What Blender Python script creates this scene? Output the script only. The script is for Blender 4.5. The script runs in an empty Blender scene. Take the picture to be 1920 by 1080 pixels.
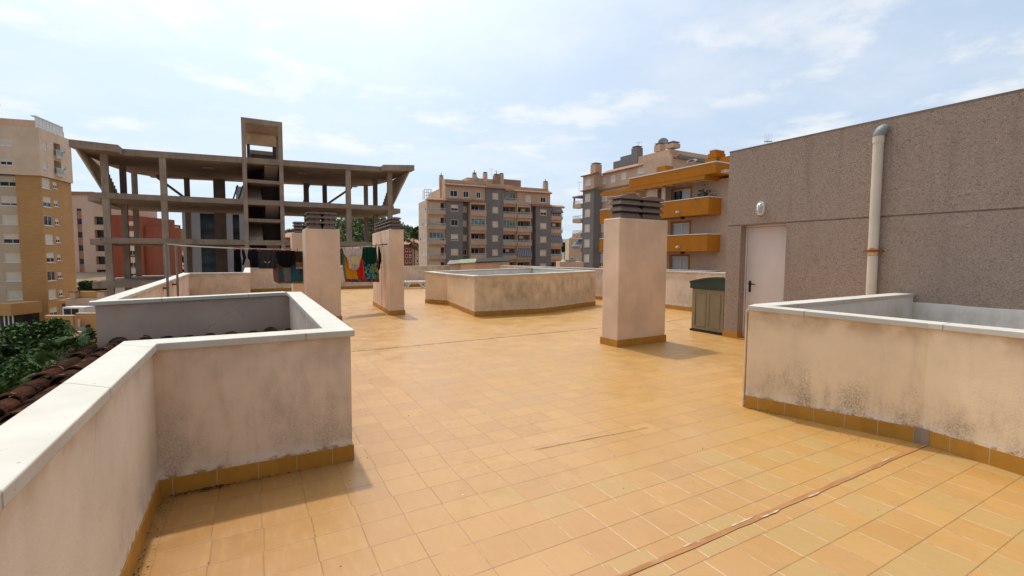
import bpy, bmesh, math, random
from mathutils import Vector, Matrix
random.seed(11)
SC = bpy.context.scene
COL = SC.collection
R = math.radians

# ------------------------------------------------------------------ camera model
FPX, EYE = 880.14, 1.6
PITCH, ROLL, YAW = R(-3.8466), R(0.334), R(29.148)
_f = Vector((math.sin(YAW)*math.cos(PITCH), math.cos(YAW)*math.cos(PITCH), math.sin(PITCH)))
_r = Vector((math.cos(YAW), -math.sin(YAW), 0))
_u = _r.cross(_f)
RT = math.cos(ROLL)*_r + math.sin(ROLL)*_u
UP = -math.sin(ROLL)*_r + math.cos(ROLL)*_u
FW = _f
EYEV = Vector((0, 0, EYE))
F2 = Vector((math.sin(YAW), math.cos(YAW)))
R2 = Vector((math.cos(YAW), -math.sin(YAW)))
def ray(px, py):
    return RT*((px-960)/FPX) - UP*((py-540)/FPX) + FW
def az(px, py, z=0.0):
    d = ray(px, py); return EYEV + d*((z-EYE)/d.z)
def ax(px, py, x):
    d = ray(px, py); return EYEV + d*(x/d.x)
def ay(px, py, y):
    d = ray(px, py); return EYEV + d*(y/d.y)
def spot(px, depth, z=0.0):
    """point seen at column px, 'depth' metres in front of the camera"""
    p = F2*depth + R2*((px-960)/FPX*depth)
    return Vector((p.x, p.y, z))
def hgt(px, py, depth):
    """height of what is seen at row py when it stands 'depth' metres away"""
    d = ray(px, py); t = depth/(d.x*F2.x+d.y*F2.y)
    return EYE + d.z*t

# ------------------------------------------------------------------ mesh helpers
BASE = {}
class MB:
    def __init__(s): s.v = []; s.f = []; s.uv = []; s.mi = []
    def add(s, pts, uv=None, m=0):
        i = len(s.v); s.v += [Vector(p) for p in pts]
        s.f.append(tuple(range(i, i+len(pts)))); s.uv.append(uv); s.mi.append(m)
    def box(s, x0, x1, y0, y1, z0, z1, m=0):
        s.obox((x0, y0, z0), (x1-x0, 0, 0), (0, y1-y0, 0), (0, 0, z1-z0), m)
    def obox(s, o, a, b, c, m=0):
        o, a, b, c = Vector(o), Vector(a), Vector(b), Vector(c)
        if a.cross(b).dot(c) < 0: a, b = b, a
        p = [o, o+a, o+a+b, o+b, o+c, o+a+c, o+a+b+c, o+b+c]
        for q in ((3,2,1,0),(4,5,6,7),(0,1,5,4),(1,2,6,5),(2,3,7,6),(3,0,4,7)):
            s.add([p[i] for i in q], None, m)
    def prism(s, poly, z0, z1, m=0):
        n = len(poly)
        area = sum(poly[i][0]*poly[(i+1) % n][1]-poly[(i+1) % n][0]*poly[i][1] for i in range(n))
        if area < 0: poly = poly[::-1]
        zb = z0 if isinstance(z0, (list, tuple)) else [z0]*n
        zt = z1 if isinstance(z1, (list, tuple)) else [z1]*n
        if area < 0: zb = zb[::-1]; zt = zt[::-1]
        L = 0
        for i in range(n):
            j = (i+1) % n
            d = math.hypot(poly[j][0]-poly[i][0], poly[j][1]-poly[i][1])
            s.add([(*poly[i], zb[i]), (*poly[j], zb[j]), (*poly[j], zt[j]), (*poly[i], zt[i])],
                  [(L, zb[i]), (L+d, zb[j]), (L+d, zt[j]), (L, zt[i])], m)
            L += d
        s.add([(*poly[i], zt[i]) for i in range(n)], None, m)
        s.add([(*poly[i], zb[i]) for i in reversed(range(n))], None, m)
    def tube(s, pts, r, n=8, cap=True, m=0):
        pts = [Vector(p) for p in pts]; rings = []
        rs = r if isinstance(r, (list, tuple)) else [r]*len(pts)
        for i, p in enumerate(pts):
            t = (pts[min(i+1, len(pts)-1)]-pts[max(i-1, 0)]).normalized()
            a = t.cross(Vector((0, 0, 1)))
            if a.length < 1e-3: a = t.cross(Vector((0, 1, 0)))
            a.normalize(); b = t.cross(a)
            rings.append([p+(a*math.cos(k*2*math.pi/n)+b*math.sin(k*2*math.pi/n))*rs[i] for k in range(n)])
        for i in range(len(pts)-1):
            for k in range(n):
                q = (k+1) % n
                s.add([rings[i][q], rings[i][k], rings[i+1][k], rings[i+1][q]], None, m)
        if cap:
            s.add(rings[0], None, m); s.add(rings[-1][::-1], None, m)
    def strip(s, pts, a, b, z0, z1, closed=False, ends=True):
        """mitred wall along pts between the left offsets a and b"""
        n = len(pts); P = [Vector(p) for p in pts]
        zb = z0 if isinstance(z0, (list, tuple)) else [z0]*n
        zt = z1 if isinstance(z1, (list, tuple)) else [z1]*n
        A, B, L = [], [], [0]
        for i in range(n):
            if closed: p, q = P[i-1], P[(i+1) % n]
            else: p, q = P[max(i-1, 0)], P[min(i+1, n-1)]
            d1 = (P[i]-p); d2 = (q-P[i])
            if d1.length < 1e-9: d1 = d2
            if d2.length < 1e-9: d2 = d1
            d1 = d1.normalized(); d2 = d2.normalized()
            n1 = Vector((-d1.y, d1.x)); n2 = Vector((-d2.y, d2.x))
            m = (n1+n2).normalized(); m = m/max(m.dot(n1), .25)
            A.append(P[i]+m*a); B.append(P[i]+m*b)
            if i: L.append(L[-1]+(P[i]-P[i-1]).length)
        hi, lo = (A, B) if a > b else (B, A)
        rng = range(n if closed else n-1)
        for i in rng:
            j = (i+1) % n; l0 = L[i]; l1 = L[i]+(P[j]-P[i]).length
            uvs = [(l0, zb[i]), (l1, zb[j]), (l1, zt[j]), (l0, zt[i])]
            s.add([(*lo[i], zb[i]), (*lo[j], zb[j]), (*lo[j], zt[j]), (*lo[i], zt[i])], uvs)
            s.add([(*hi[j], zb[j]), (*hi[i], zb[i]), (*hi[i], zt[i]), (*hi[j], zt[j])], [uvs[1], uvs[0], uvs[3], uvs[2]])
            s.add([(*lo[i], zt[i]), (*lo[j], zt[j]), (*hi[j], zt[j]), (*hi[i], zt[i])], [(l0, 0), (l1, 0), (l1, .2), (l0, .2)])
            s.add([(*hi[i], zb[i]), (*hi[j], zb[j]), (*lo[j], zb[j]), (*lo[i], zb[i])], [(l0, .2), (l1, .2), (l1, 0), (l0, 0)])
        if not closed and ends:
            s.add([(*hi[0], zb[0]), (*lo[0], zb[0]), (*lo[0], zt[0]), (*hi[0], zt[0])], [(0, zb[0]), (.2, zb[0]), (.2, zt[0]), (0, zt[0])])
            k = n-1
            s.add([(*lo[k], zb[k]), (*hi[k], zb[k]), (*hi[k], zt[k]), (*lo[k], zt[k])], [(0, zb[k]), (.2, zb[k]), (.2, zt[k]), (0, zt[k])])
    def build(s, name, mat, parent=None, smooth=False, bevel=0, merge=False, solid=0):
        org = BASE.get(parent.name, Vector()) if parent else Vector()
        me = bpy.data.meshes.new(name)
        me.from_pydata([tuple(v-org) for v in s.v], [], s.f)
        if any(u for u in s.uv):
            ul = me.uv_layers.new(name='UVMap'); k = 0
            for f, u in zip(s.f, s.uv):
                for c in range(len(f)):
                    if u: ul.data[k].uv = u[c]
                    k += 1
        mats = mat if isinstance(mat, (list, tuple)) else [mat]
        for m in mats: me.materials.append(m)
        if len(mats) > 1:
            for p, i in zip(me.polygons, s.mi): p.material_index = i
        if merge or bevel or smooth:
            bm = bmesh.new(); bm.from_mesh(me); bmesh.ops.remove_doubles(bm, verts=bm.verts, dist=1e-5)
            bm.to_mesh(me); bm.free()
        if smooth:
            for p in me.polygons: p.use_smooth = True
        me.update()
        o = bpy.data.objects.new(name, me); COL.objects.link(o)
        if parent:
            o.parent = parent
        BASE[o.name] = org
        if bevel:
            b = o.modifiers.new('edge', 'BEVEL'); b.width = bevel; b.segments = 2; b.limit_method = 'ANGLE'; b.angle_limit = R(40)
        if solid:
            b = o.modifiers.new('cloth', 'SOLIDIFY'); b.thickness = solid
        return o
def tag(o, label=None, cat=None, group=None, kind=None):
    if label: o['label'] = label
    if cat: o['category'] = cat
    if group: o['group'] = group
    if kind: o['kind'] = kind
    return o
def thing(name, loc, label, cat, group=None):
    o = bpy.data.objects.new(name, None); COL.objects.link(o); o.location = Vector(loc)
    o.empty_display_size = .2
    BASE[o.name] = Vector(loc)
    return tag(o, label, cat, group)

# ------------------------------------------------------------------ materials
class NT:
    def __init__(s, name):
        s.m = bpy.data.materials.new(name); s.m.use_nodes = True
        s.t = s.m.node_tree; s.t.nodes.clear()
        s.out = s.n('ShaderNodeOutputMaterial'); s.b = s.n('ShaderNodeBsdfPrincipled')
        s.l(s.b.outputs[0], s.out.inputs[0]); s._pos = None
    def n(s, typ, **kw):
        nd = s.t.nodes.new(typ)
        for k, v in kw.items(): setattr(nd, k, v)
        return nd
    def l(s, a, b): s.t.links.new(a, b)
    def pos(s):
        if not s._pos: s._pos = s.n('ShaderNodeNewGeometry').outputs['Position']
        return s._pos
    def sv(s, sock, v):
        if hasattr(v, 'is_output') or isinstance(v, bpy.types.NodeSocket): s.l(v, sock)
        else: sock.default_value = v
    def math(s, op, a, b=0.0, c=None, clamp=False):
        nd = s.n('ShaderNodeMath', operation=op); nd.use_clamp = clamp
        s.sv(nd.inputs[0], a); s.sv(nd.inputs[1], b)
        if c is not None: s.sv(nd.inputs[2], c)
        return nd.outputs[0]
    def scale(s, v, sc):
        nd = s.n('ShaderNodeVectorMath', operation='MULTIPLY'); s.l(v, nd.inputs[0]); nd.inputs[1].default_value = sc
        return nd.outputs[0]
    def noise(s, sc, detail=4, rough=.55, vec=None, stretch=None, dist=0):
        nd = s.n('ShaderNodeTexNoise'); v = vec or s.pos()
        if stretch: v = s.scale(v, stretch)
        s.l(v, nd.inputs['Vector']); nd.inputs['Scale'].default_value = sc
        nd.inputs['Detail'].default_value = detail; nd.inputs['Roughness'].default_value = rough
        nd.inputs['Distortion'].default_value = dist
        return nd.outputs[0]
    def ramp(s, fac, a, b, lo=0.0, hi=1.0):
        nd = s.n('ShaderNodeMapRange'); nd.clamp = True; nd.interpolation_type = 'SMOOTHSTEP'
        s.l(fac, nd.inputs[0])
        for i, v in enumerate((a, b, lo, hi)): nd.inputs[i+1].default_value = v
        return nd.outputs[0]
    def mix(s, fac, a, b, blend='MIX'):
        nd = s.n('ShaderNodeMix', data_type='RGBA', blend_type=blend)
        s.sv(nd.inputs[0], fac)
        for i, v in ((6, a), (7, b)):
            if isinstance(v, tuple): v = (*v, 1) if len(v) == 3 else v
            s.sv(nd.inputs[i], v)
        return nd.outputs[2]
    def sep(s, v=None):
        nd = s.n('ShaderNodeSeparateXYZ'); s.l(v or s.pos(), nd.inputs[0]); return nd.outputs
    def bump(s, h, strength=.3, dist=.01):
        nd = s.n('ShaderNodeBump'); nd.inputs['Strength'].default_value = strength; nd.inputs['Distance'].default_value = dist
        s.l(h, nd.inputs['Height']); s.l(nd.outputs[0], s.b.inputs['Normal'])
    def fin(s, col, rough=.85, spec=.3, metal=0.0):
        if isinstance(col, tuple): col = (*col, 1)
        s.sv(s.b.inputs['Base Color'], col); s.sv(s.b.inputs['Roughness'], rough)
        s.b.inputs['Specular IOR Level'].default_value = spec; s.b.inputs['Metallic'].default_value = metal
        return s.m
def mul(c, k): return tuple(min(1, x*k) for x in c)
def plain(name, col, rough=.8, spec=.3, var=.12, sc=3.0, metal=0.0, fine=0.0, finesc=60, bump=0.0):
    t = NT(name)
    c = t.mix(t.ramp(t.noise(sc, 5), .3, .7), mul(col, 1-var), mul(col, 1+var))
    if fine: c = t.mix(t.ramp(t.noise(finesc, 2), .35, .65), c, t.mix(fine, c, mul(col, .35)))
    if bump: t.bump(t.noise(finesc, 3), bump, .01)
    return t.fin(c, rough, spec, metal)

def stucco(name, col, stain=(.16, .13, .10), low=0.0, mid=0.0, blot=.10, zlow=.45, rust=0.0, zrust=1.0):
    """rough painted render; low / mid = amount of black mould near the foot / across the upper part"""
    t = NT(name)
    x = t.sep()
    c = t.mix(t.ramp(t.noise(1.3, 6, .6), .3, .72), mul(col, 1-blot), mul(col, 1+blot*.8))
    c = t.mix(t.ramp(t.noise(5, 5, .65, stretch=(1, 1, .35)), .5, .75, 0, .35), c, (col[0]*.82, col[1]*.86, col[2]*.9))
    run = t.noise(2.2, 6, .68, stretch=(3.2, 3.2, .55))
    patch = t.noise(.9, 3, .5)
    speck = t.noise(75, 4, .7)
    c = t.mix(t.math('MULTIPLY', t.ramp(run, .56, .74), .13), c, mul(stain, 2.1))
    blob = t.noise(2.6, 6, .66, stretch=(1.5, 1.5, 1.0))
    if low:
        h = t.ramp(x[2], zlow*1.6, .05)
        a = t.math('MULTIPLY', h, t.ramp(t.math('ADD', t.math('ADD', t.math('MULTIPLY', run, .45), t.math('MULTIPLY', blob, .55)), t.math('MULTIPLY', patch, .5)), .62, .84))
        a = t.math('MULTIPLY', a, t.ramp(speck, .40, .58, .15, 1))
        c = t.mix(t.math('MULTIPLY', a, low, clamp=True), c, stain)
        foot = t.math('MULTIPLY', t.ramp(x[2], .235, .135), t.ramp(t.noise(8, 5, .72), .40, .56))
        c = t.mix(t.math('MULTIPLY', foot, .8), c, (.80, .72, .64))
        c = t.mix(t.math('MULTIPLY', t.math('MULTIPLY', t.ramp(x[2], .165, .128), t.ramp(t.noise(17, 4, .7), .5, .6)), .7), c, (.22, .13, .07))
    if mid:
        h = t.math('MULTIPLY', t.ramp(x[2], .2, .55), t.ramp(x[2], 1.06, .8))
        a = t.math('MULTIPLY', h, t.ramp(t.math('ADD', t.math('ADD', t.math('MULTIPLY', run, .3), t.math('MULTIPLY', blob, .7)), t.math('MULTIPLY', patch, .45)), .6, .9))
        a = t.math('MULTIPLY', a, t.ramp(speck, .28, .6, .5, 1))
        c = t.mix(t.math('MULTIPLY', a, mid, clamp=True), c, stain)
    if rust:
        h = t.math('MULTIPLY', t.ramp(x[2], zrust-.2, zrust), t.ramp(t.noise(4, 5, .6), .35, .65))
        c = t.mix(t.math('MULTIPLY', h, rust), c, (.36, .2, .09))
    wv = t.n('ShaderNodeVectorMath', operation='ADD'); nz = t.n('ShaderNodeTexNoise'); t.l(t.pos(), nz.inputs['Vector']); nz.inputs['Scale'].default_value = 3.0; nz.inputs['Detail'].default_value = 5
    t.l(t.pos(), wv.inputs[0]); t.l(t.scale(nz.outputs['Color'], (.35, .35, .35)), wv.inputs[1])
    ck = t.n('ShaderNodeTexVoronoi', feature='DISTANCE_TO_EDGE'); t.l(wv.outputs[0], ck.inputs['Vector']); ck.inputs['Scale'].default_value = .75
    cr = t.math('MULTIPLY', t.ramp(ck.outputs['Distance'], .0034, .0012), t.ramp(t.noise(.8, 2), .60, .68))
    c = t.mix(t.math('MULTIPLY', cr, .5), c, mul(stain, 1.4))
    t.bump(t.math('ADD', t.noise(70, 3), t.math('MULTIPLY', t.noise(9, 3), 1.5)), .25, .006)
    return t.fin(c, .9, .2)

M = {}
M['stucco'] = stucco('cream_pink_render', (.76, .61, .475), mid=.3, low=.5, rust=.45, zrust=1.0)
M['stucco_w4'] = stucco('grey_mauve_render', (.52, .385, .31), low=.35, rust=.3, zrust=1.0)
M['stucco_warm'] = stucco('cream_render', (.82, .64, .43), low=.75, zlow=.5, rust=.5, zrust=1.0)
M['stucco_well'] = stucco('stained_cream_render', (.78, .61, .42), mid=.6, low=.35, rust=.25, zrust=1.0)
M['stucco_chim'] = stucco('chimney_render', (.76, .56, .41), blot=.12, rust=.3, zrust=2.3)
M['stucco_inner'] = stucco('whitewashed_render', (.74, .72, .68), stain=(.3, .26, .2), mid=.5, blot=.08)

def coping_mat():
    t = NT('white_coping_stone')
    c = t.mix(t.ramp(t.noise(2.5, 6, .6), .3, .7), (.51, .485, .425), (.585, .56, .50))
    c = t.mix(t.ramp(t.noise(38, 2), .70, .78, 0, .7), c, (.2, .17, .14))
    uv = t.n('ShaderNodeTexCoord').outputs['UV']; u = t.sep(uv)[0]
    fr = t.math('FRACT', t.math('DIVIDE', u, 1.02))
    j = t.math('LESS_THAN', t.math('ABSOLUTE', t.math('SUBTRACT', fr, .5)), .0055)
    c = t.mix(t.math('MULTIPLY', j, .85), c, (.30, .255, .21))
    t.bump(t.noise(30, 4), .12, .004)
    return t.fin(c, .7, .35)
M['coping'] = coping_mat()

def skirt_mat():
    t = NT('glazed_skirting_tile')
    uv = t.n('ShaderNodeTexCoord').outputs['UV']; u = t.sep(uv)[0]
    idx = t.math('FLOOR', t.math('DIVIDE', u, .25))
    w = t.n('ShaderNodeTexWhiteNoise', noise_dimensions='1D'); t.l(idx, w.inputs['W'])
    c = t.mix(w.outputs[0], (.44, .21, .03), (.50, .245, .04))
    c = t.mix(t.ramp(t.noise(14, 4), .4, .8, 0, .5), c, (.37, .16, .024))
    fr = t.math('FRACT', t.math('DIVIDE', u, .25))
    j = t.math('LESS_THAN', t.math('ABSOLUTE', t.math('SUBTRACT', fr, .5)), .012)
    c = t.mix(t.math('MULTIPLY', j, .65), c, (.5, .42, .32))
    return t.fin(c, .5, .25)
M['skirt'] = skirt_mat()

TX, TY, TX0, TY0 = .2545, .2405, 1.04, 2.545
def floor_mat():
    t = NT('ochre_terrace_tiles')
    x = t.sep(); wob = t.noise(.7, 2, .5)
    wx = t.math('ADD', x[0], t.math('MULTIPLY', t.math('SUBTRACT', wob, .5), .03))
    gx = t.math('DIVIDE', t.math('SUBTRACT', wx, TX0), TX)
    gy = t.math('DIVIDE', t.math('SUBTRACT', x[1], TY0), TY)
    iy = t.math('FLOOR', gy)
    wr = t.n('ShaderNodeTexWhiteNoise', noise_dimensions='1D'); t.l(iy, wr.inputs['W'])
    # rows on the near right of the brown joint are laid slightly out of step
    near = t.math('LESS_THAN', x[1], 1.8)
    sh = t.math('ADD', t.math('MULTIPLY', t.math('SUBTRACT', wr.outputs[0], .5), t.math('ADD', .05, t.math('MULTIPLY', near, .75))), 0)
    gx = t.math('ADD', gx, sh)
    ix = t.math('FLOOR', gx)
    cv = t.n('ShaderNodeCombineXYZ'); t.l(ix, cv.inputs[0]); t.l(iy, cv.inputs[1])
    wt = t.n('ShaderNodeTexWhiteNoise', noise_dimensions='2D'); t.l(cv.outputs[0], wt.inputs['Vector'])
    rnd = wt.outputs[0]
    c = t.mix(rnd, (.425, .235, .090), (.475, .268, .102))
    big = t.noise(.45, 3, .5)
    c = t.mix(t.ramp(t.math('ADD', t.math('MULTIPLY', rnd, .6), t.math('MULTIPLY', big, .6)), .75, .95, 0, .7), c, (.43, .26, .095))
    c = t.mix(t.ramp(big, .45, .7, 0, .5), c, (.43, .215, .055))
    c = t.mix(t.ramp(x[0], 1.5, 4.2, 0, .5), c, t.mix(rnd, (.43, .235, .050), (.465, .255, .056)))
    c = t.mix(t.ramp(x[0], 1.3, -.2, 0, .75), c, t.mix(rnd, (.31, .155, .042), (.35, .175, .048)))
    c = t.mix(t.ramp(t.noise(3.5, 6, .7), .45, .8, 0, .35), c, (.38, .19, .055))
    c = t.mix(t.ramp(t.noise(120, 2), .55, .8, 0, .22), c, (.36, .2, .08))
    st_ = t.noise(.8, 7, .68); ring = t.math('SUBTRACT', t.ramp(st_, .52, .56), t.ramp(st_, .56, .62, 0, .75))
    c = t.mix(t.math('MULTIPLY', ring, .22), c, (.30, .17, .07))
    c = t.mix(t.math('MULTIPLY', t.ramp(t.noise(26, 5, .75), .60, .74), .30), c, (.26, .15, .07))
    fx = t.math('ABSOLUTE', t.math('SUBTRACT', t.math('FRACT', gx), .5))
    fy = t.math('ABSOLUTE', t.math('SUBTRACT', t.math('FRACT', gy), .5))
    lx = t.ramp(fx, .485, .494); ly_ = t.ramp(fy, .484, .493)
    gl = t.math('MAXIMUM', lx, ly_)
    zone = t.math('MULTIPLY', t.ramp(x[1], 3.1, 2.2), t.ramp(x[0], .9, 1.9))
    # khaki worn tiles and brushed mottling near the joint
    c = t.mix(t.math('MULTIPLY', t.math('GREATER_THAN', rnd, .80), t.math('MULTIPLY', zone, .6)), c, (.385, .255, .095))
    c = t.mix(t.math('MULTIPLY', t.ramp(t.noise(9, 5, .65, stretch=(2.4, .5, 1)), .45, .75), .35), c, (.50, .29, .11))
    br = t.noise(1.4, 3, .6); br2 = t.noise(11, 4, .65); br3 = t.noise(5.5, 4, .65)
    dark = t.mix(t.ramp(br3, .42, .6), (.20, .10, .038), (.30, .16, .065))
    light = (.60, .44, .28)
    colx = t.mix(t.math('MAXIMUM', t.math('MULTIPLY', zone, t.ramp(br3, .35, .5)), t.ramp(br, .60, .68)), dark, light)
    coly = t.mix(t.math('MULTIPLY', t.ramp(br, .60, .7), t.math('SUBTRACT', 1.0, zone)), dark, light)
    c = t.mix(t.math('MULTIPLY', lx, t.ramp(br2, .34, .60, .25, .9)), c, colx)
    c = t.mix(t.math('MULTIPLY', ly_, t.ramp(br3, .30, .56, .4, 1.0)), c, coly)
    spots = t.n('ShaderNodeTexVoronoi'); t.l(t.pos(), spots.inputs['Vector']); spots.inputs['Scale'].default_value = 2.2
    s1 = t.math('LESS_THAN', spots.outputs['Distance'], .022)
    c = t.mix(t.math('MULTIPLY', s1, .7), c, (.75, .66, .55))
    h = t.math('ADD', t.math('MULTIPLY', gl, -1.0), t.math('MULTIPLY', rnd, .25))
    t.bump(t.math('ADD', h, t.math('MULTIPLY', t.noise(6, 3), .25)), .35, .004)
    ro = t.math('ADD', t.ramp(t.noise(2.4, 5, .6), .3, .7, .27, .44), t.math('MULTIPLY', ring, .12))
    ro = t.math('ADD', ro, t.math('MULTIPLY', rnd, .06))
    return t.fin(c, ro, .5)
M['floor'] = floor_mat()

def joint_mat():
    t = NT('brown_joint_filler')
    n = t.noise(7, 5, .7, stretch=(.35, 3, 1))
    c = t.mix(t.ramp(n, .35, .6), (.30, .135, .05), (.38, .19, .08))
    c = t.mix(t.ramp(t.noise(4.5, 4, .6, stretch=(.5, 1, 1)), .60, .68), c, (.46, .36, .26))
    return t.fin(c, .8, .2)
M['joint'] = joint_mat()

def pebble_mat():
    t = NT('pebbledash_wall')
    v = t.n('ShaderNodeTexVoronoi'); t.l(t.pos(), v.inputs['Vector']); v.inputs['Scale'].default_value = 120
    v2 = t.n('ShaderNodeTexVoronoi'); t.l(t.pos(), v2.inputs['Vector']); v2.inputs['Scale'].default_value = 64
    g = t.sep(v.outputs['Color'])[0]; g2 = t.sep(v2.outputs['Color'])[1]
    c = t.mix(t.ramp(g, .1, .9), (.265, .20, .158), (.43, .33, .265))
    c = t.mix(t.ramp(g2, .78, .92, 0, .4), c, (.50, .39, .31))
    c = t.mix(t.ramp(g2, .12, .04, 0, .45), c, (.11, .075, .06))
    c = t.mix(t.ramp(t.noise(.8, 4), .35, .7, 0, .3), c, (.35, .25, .19))
    x = t.sep(); run = t.noise(1.7, 6, .65, stretch=(2.6, 2.6, .16))
    c = t.mix(t.math('MULTIPLY', t.ramp(run, .52, .70), t.ramp(x[2], 1.2, 3.7, .08, .34)), c, (.15, .12, .105))
    c = t.mix(t.math('MULTIPLY', t.ramp(t.noise(.55, 4, .5), .55, .72), .35), c, (.40, .33, .27))
    t.bump(t.math('ADD', t.math('MULTIPLY', v.outputs['Distance'], -1.0), t.math('MULTIPLY', v2.outputs['Distance'], -.7)), .55, .012)
    return t.fin(c, .9, .25)
M['pebble'] = pebble_mat()

def concrete_mat(name, col, streak=.5):
    t = NT(name)
    c = t.mix(t.ramp(t.noise(.9, 6, .62), .3, .72), mul(col, .82), mul(col, 1.18))
    c = t.mix(t.ramp(t.noise(1.6, 5, .66, stretch=(2.2, 2.2, .35)), .5, .72, 0, streak), c, mul(col, .45))
    c = t.mix(t.math('MULTIPLY', t.ramp(t.noise(2.1, 5, .7, stretch=(1.6, 1.6, .4)), .58, .74), .5), c, (.30, .17, .085))
    x = t.sep()
    bd = t.math('FRACT', t.math('MULTIPLY', x[1], 1.4))
    c = t.mix(t.math('MULTIPLY', t.math('LESS_THAN', bd, .05), .25), c, mul(col, .5))
    t.bump(t.noise(12, 4), .2, .02)
    return t.fin(c, .9, .15)
M['concrete'] = concrete_mat('weathered_concrete', (.34, .255, .19))
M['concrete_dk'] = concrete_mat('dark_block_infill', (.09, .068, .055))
M['capconc'] = concrete_mat('chimney_cap_concrete', (.235, .178, .15), .35)

def brick_mat(name, c1, c2, mortar, w=.5, h=.16):
    t = NT(name)
    x = t.sep(); s = t.math('ADD', x[0], x[1])
    cv = t.n('ShaderNodeCombineXYZ'); t.l(s, cv.inputs[0]); t.l(x[2], cv.inputs[1])
    b = t.n('ShaderNodeTexBrick'); t.l(cv.outputs[0], b.inputs['Vector'])
    b.inputs['Color1'].default_value = (*c1, 1); b.inputs['Color2'].default_value = (*c2, 1); b.inputs['Mortar'].default_value = (*mortar, 1)
    b.inputs['Scale'].default_value = 1; b.inputs['Brick Width'].default_value = w; b.inputs['Row Height'].default_value = h
    b.inputs['Mortar Size'].default_value = .012
    c = t.mix(t.ramp(t.noise(.35, 5, .6), .3, .72, 0, .35), b.outputs['Color'], mul(c1, .75))
    return t.fin(c, .9, .15)
M['brick_or'] = brick_mat('orange_facing_brick', (.49, .265, .105), (.55, .305, .12), (.45, .27, .13))
M['brick_rd'] = brick_mat('red_brown_brick', (.29, .088, .052), (.32, .098, .058), (.26, .09, .055))
M['brick_cr'] = brick_mat('cream_facing_brick', (.55, .43, .30), (.60, .47, .33), (.5, .4, .3))

M['cream'] = plain('cream_paint', (.57, .385, .265), var=.08, sc=.6, fine=.12, finesc=4)
M['cream_lt'] = plain('pale_cream_paint', (.66, .49, .355), var=.08, sc=.6)
M['pinkish'] = plain('pale_pink_render', (.58, .42, .33), var=.06, sc=.4)
M['greyp'] = plain('grey_paint', (.205, .19, .182), var=.07, sc=.5, fine=.08, finesc=3)
M['orange'] = plain('orange_paint', (.46, .155, .004), var=.06, sc=1.2, fine=.06, finesc=8, rough=.75)
M['terracotta'] = plain('terracotta_trim', (.33, .165, .10), var=.2, sc=3)
M['white'] = plain('white_paint', (.72, .71, .69), var=.04, rough=.6)
M['white_rail'] = plain('white_metal', (.66, .66, .65), var=.05, rough=.5)
M['shutter'] = plain('cream_roller_shutter', (.66, .58, .47), var=.06, sc=.8)
def slat_mat(name, col, pitch=.06):
    t = NT(name); z = t.sep()[2]
    fr = t.math('FRACT', t.math('DIVIDE', z, pitch))
    c = t.mix(t.math('MULTIPLY', t.math('LESS_THAN', fr, .18), .45), col, mul(col, .5))
    return t.fin(c, .6, .3)
M['slats'] = slat_mat('white_slatted_shutter', (.62, .60, .58))
M['slats_cr'] = slat_mat('cream_slatted_shutter', (.64, .56, .45), .12)
def glass_mat(name, col=(.012, .015, .018), r=.08, sp=.28):
    t = NT(name)
    return t.fin(t.mix(t.ramp(t.noise(.8, 2), .4, .6), col, mul(col, 2.2)), r, sp)
M['glass'] = glass_mat('dark_window_glass')
M['glass_gr'] = glass_mat('greenish_balcony_glass', (.10, .16, .15), .12)
M['grey_clad'] = plain('grey_cladding_panels', (.25, .245, .26), var=.06, sc=.5, rough=.5)
M['dark'] = plain('dark_interior', (.045, .035, .03), var=.2)
M['felt'] = plain('dark_roofing_felt', (.055, .053, .052), rough=.95, spec=.1)
M['palegreen'] = plain('faded_green_sheet', (.27, .30, .19), rough=.9, spec=.1)
M['greybrown'] = plain('grey_brown_sheet', (.26, .225, .20), rough=.9, spec=.1)
M['metal'] = plain('dull_steel', (.24, .23, .22), rough=.5, metal=.7, var=.15)
M['black'] = plain('black_plastic', (.015, .015, .016), rough=.45)
M['antenna'] = plain('grey_aerial_metal', (.3, .3, .31), rough=.5, metal=.5)
M['awn_blue'] = None
def stripe_mat(name, a, b, f, axis='u'):
    t = NT(name); uv = t.n('ShaderNodeTexCoord').outputs['UV']; s = t.sep(uv)
    fr = t.math('FRACT', t.math('MULTIPLY', s[0], f))
    return t.fin(t.mix(t.math('LESS_THAN', fr, .5), a, b), .9, .1)
M['awn_blue'] = stripe_mat('blue_striped_awning', (.10, .115, .16), (.30, .30, .33), 2.2)
M['door'] = stucco('painted_steel_door', (.68, .59, .54), stain=(.4, .3, .22), blot=.04)
M['pvc'] = plain('cream_pvc', (.62, .54, .43), rough=.45, var=.05)
M['pvc_gr'] = plain('grey_pvc', (.25, .26, .26), rough=.5, var=.08)
M['rust'] = plain('rust', (.28, .08, .02), rough=.9, var=.4, sc=30)
M['tan'] = plain('tan_resin', (.25, .20, .12), rough=.55, var=.08)
M['greenlid'] = plain('dark_green_resin', (.036, .055, .036), rough=.5, var=.12)
M['lampglass'] = None
t = NT('frosted_lamp_glass'); t.b.inputs['Transmission Weight'].default_value = .5
M['lampglass'] = t.fin((.6, .58, .55), .25, .5)

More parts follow.
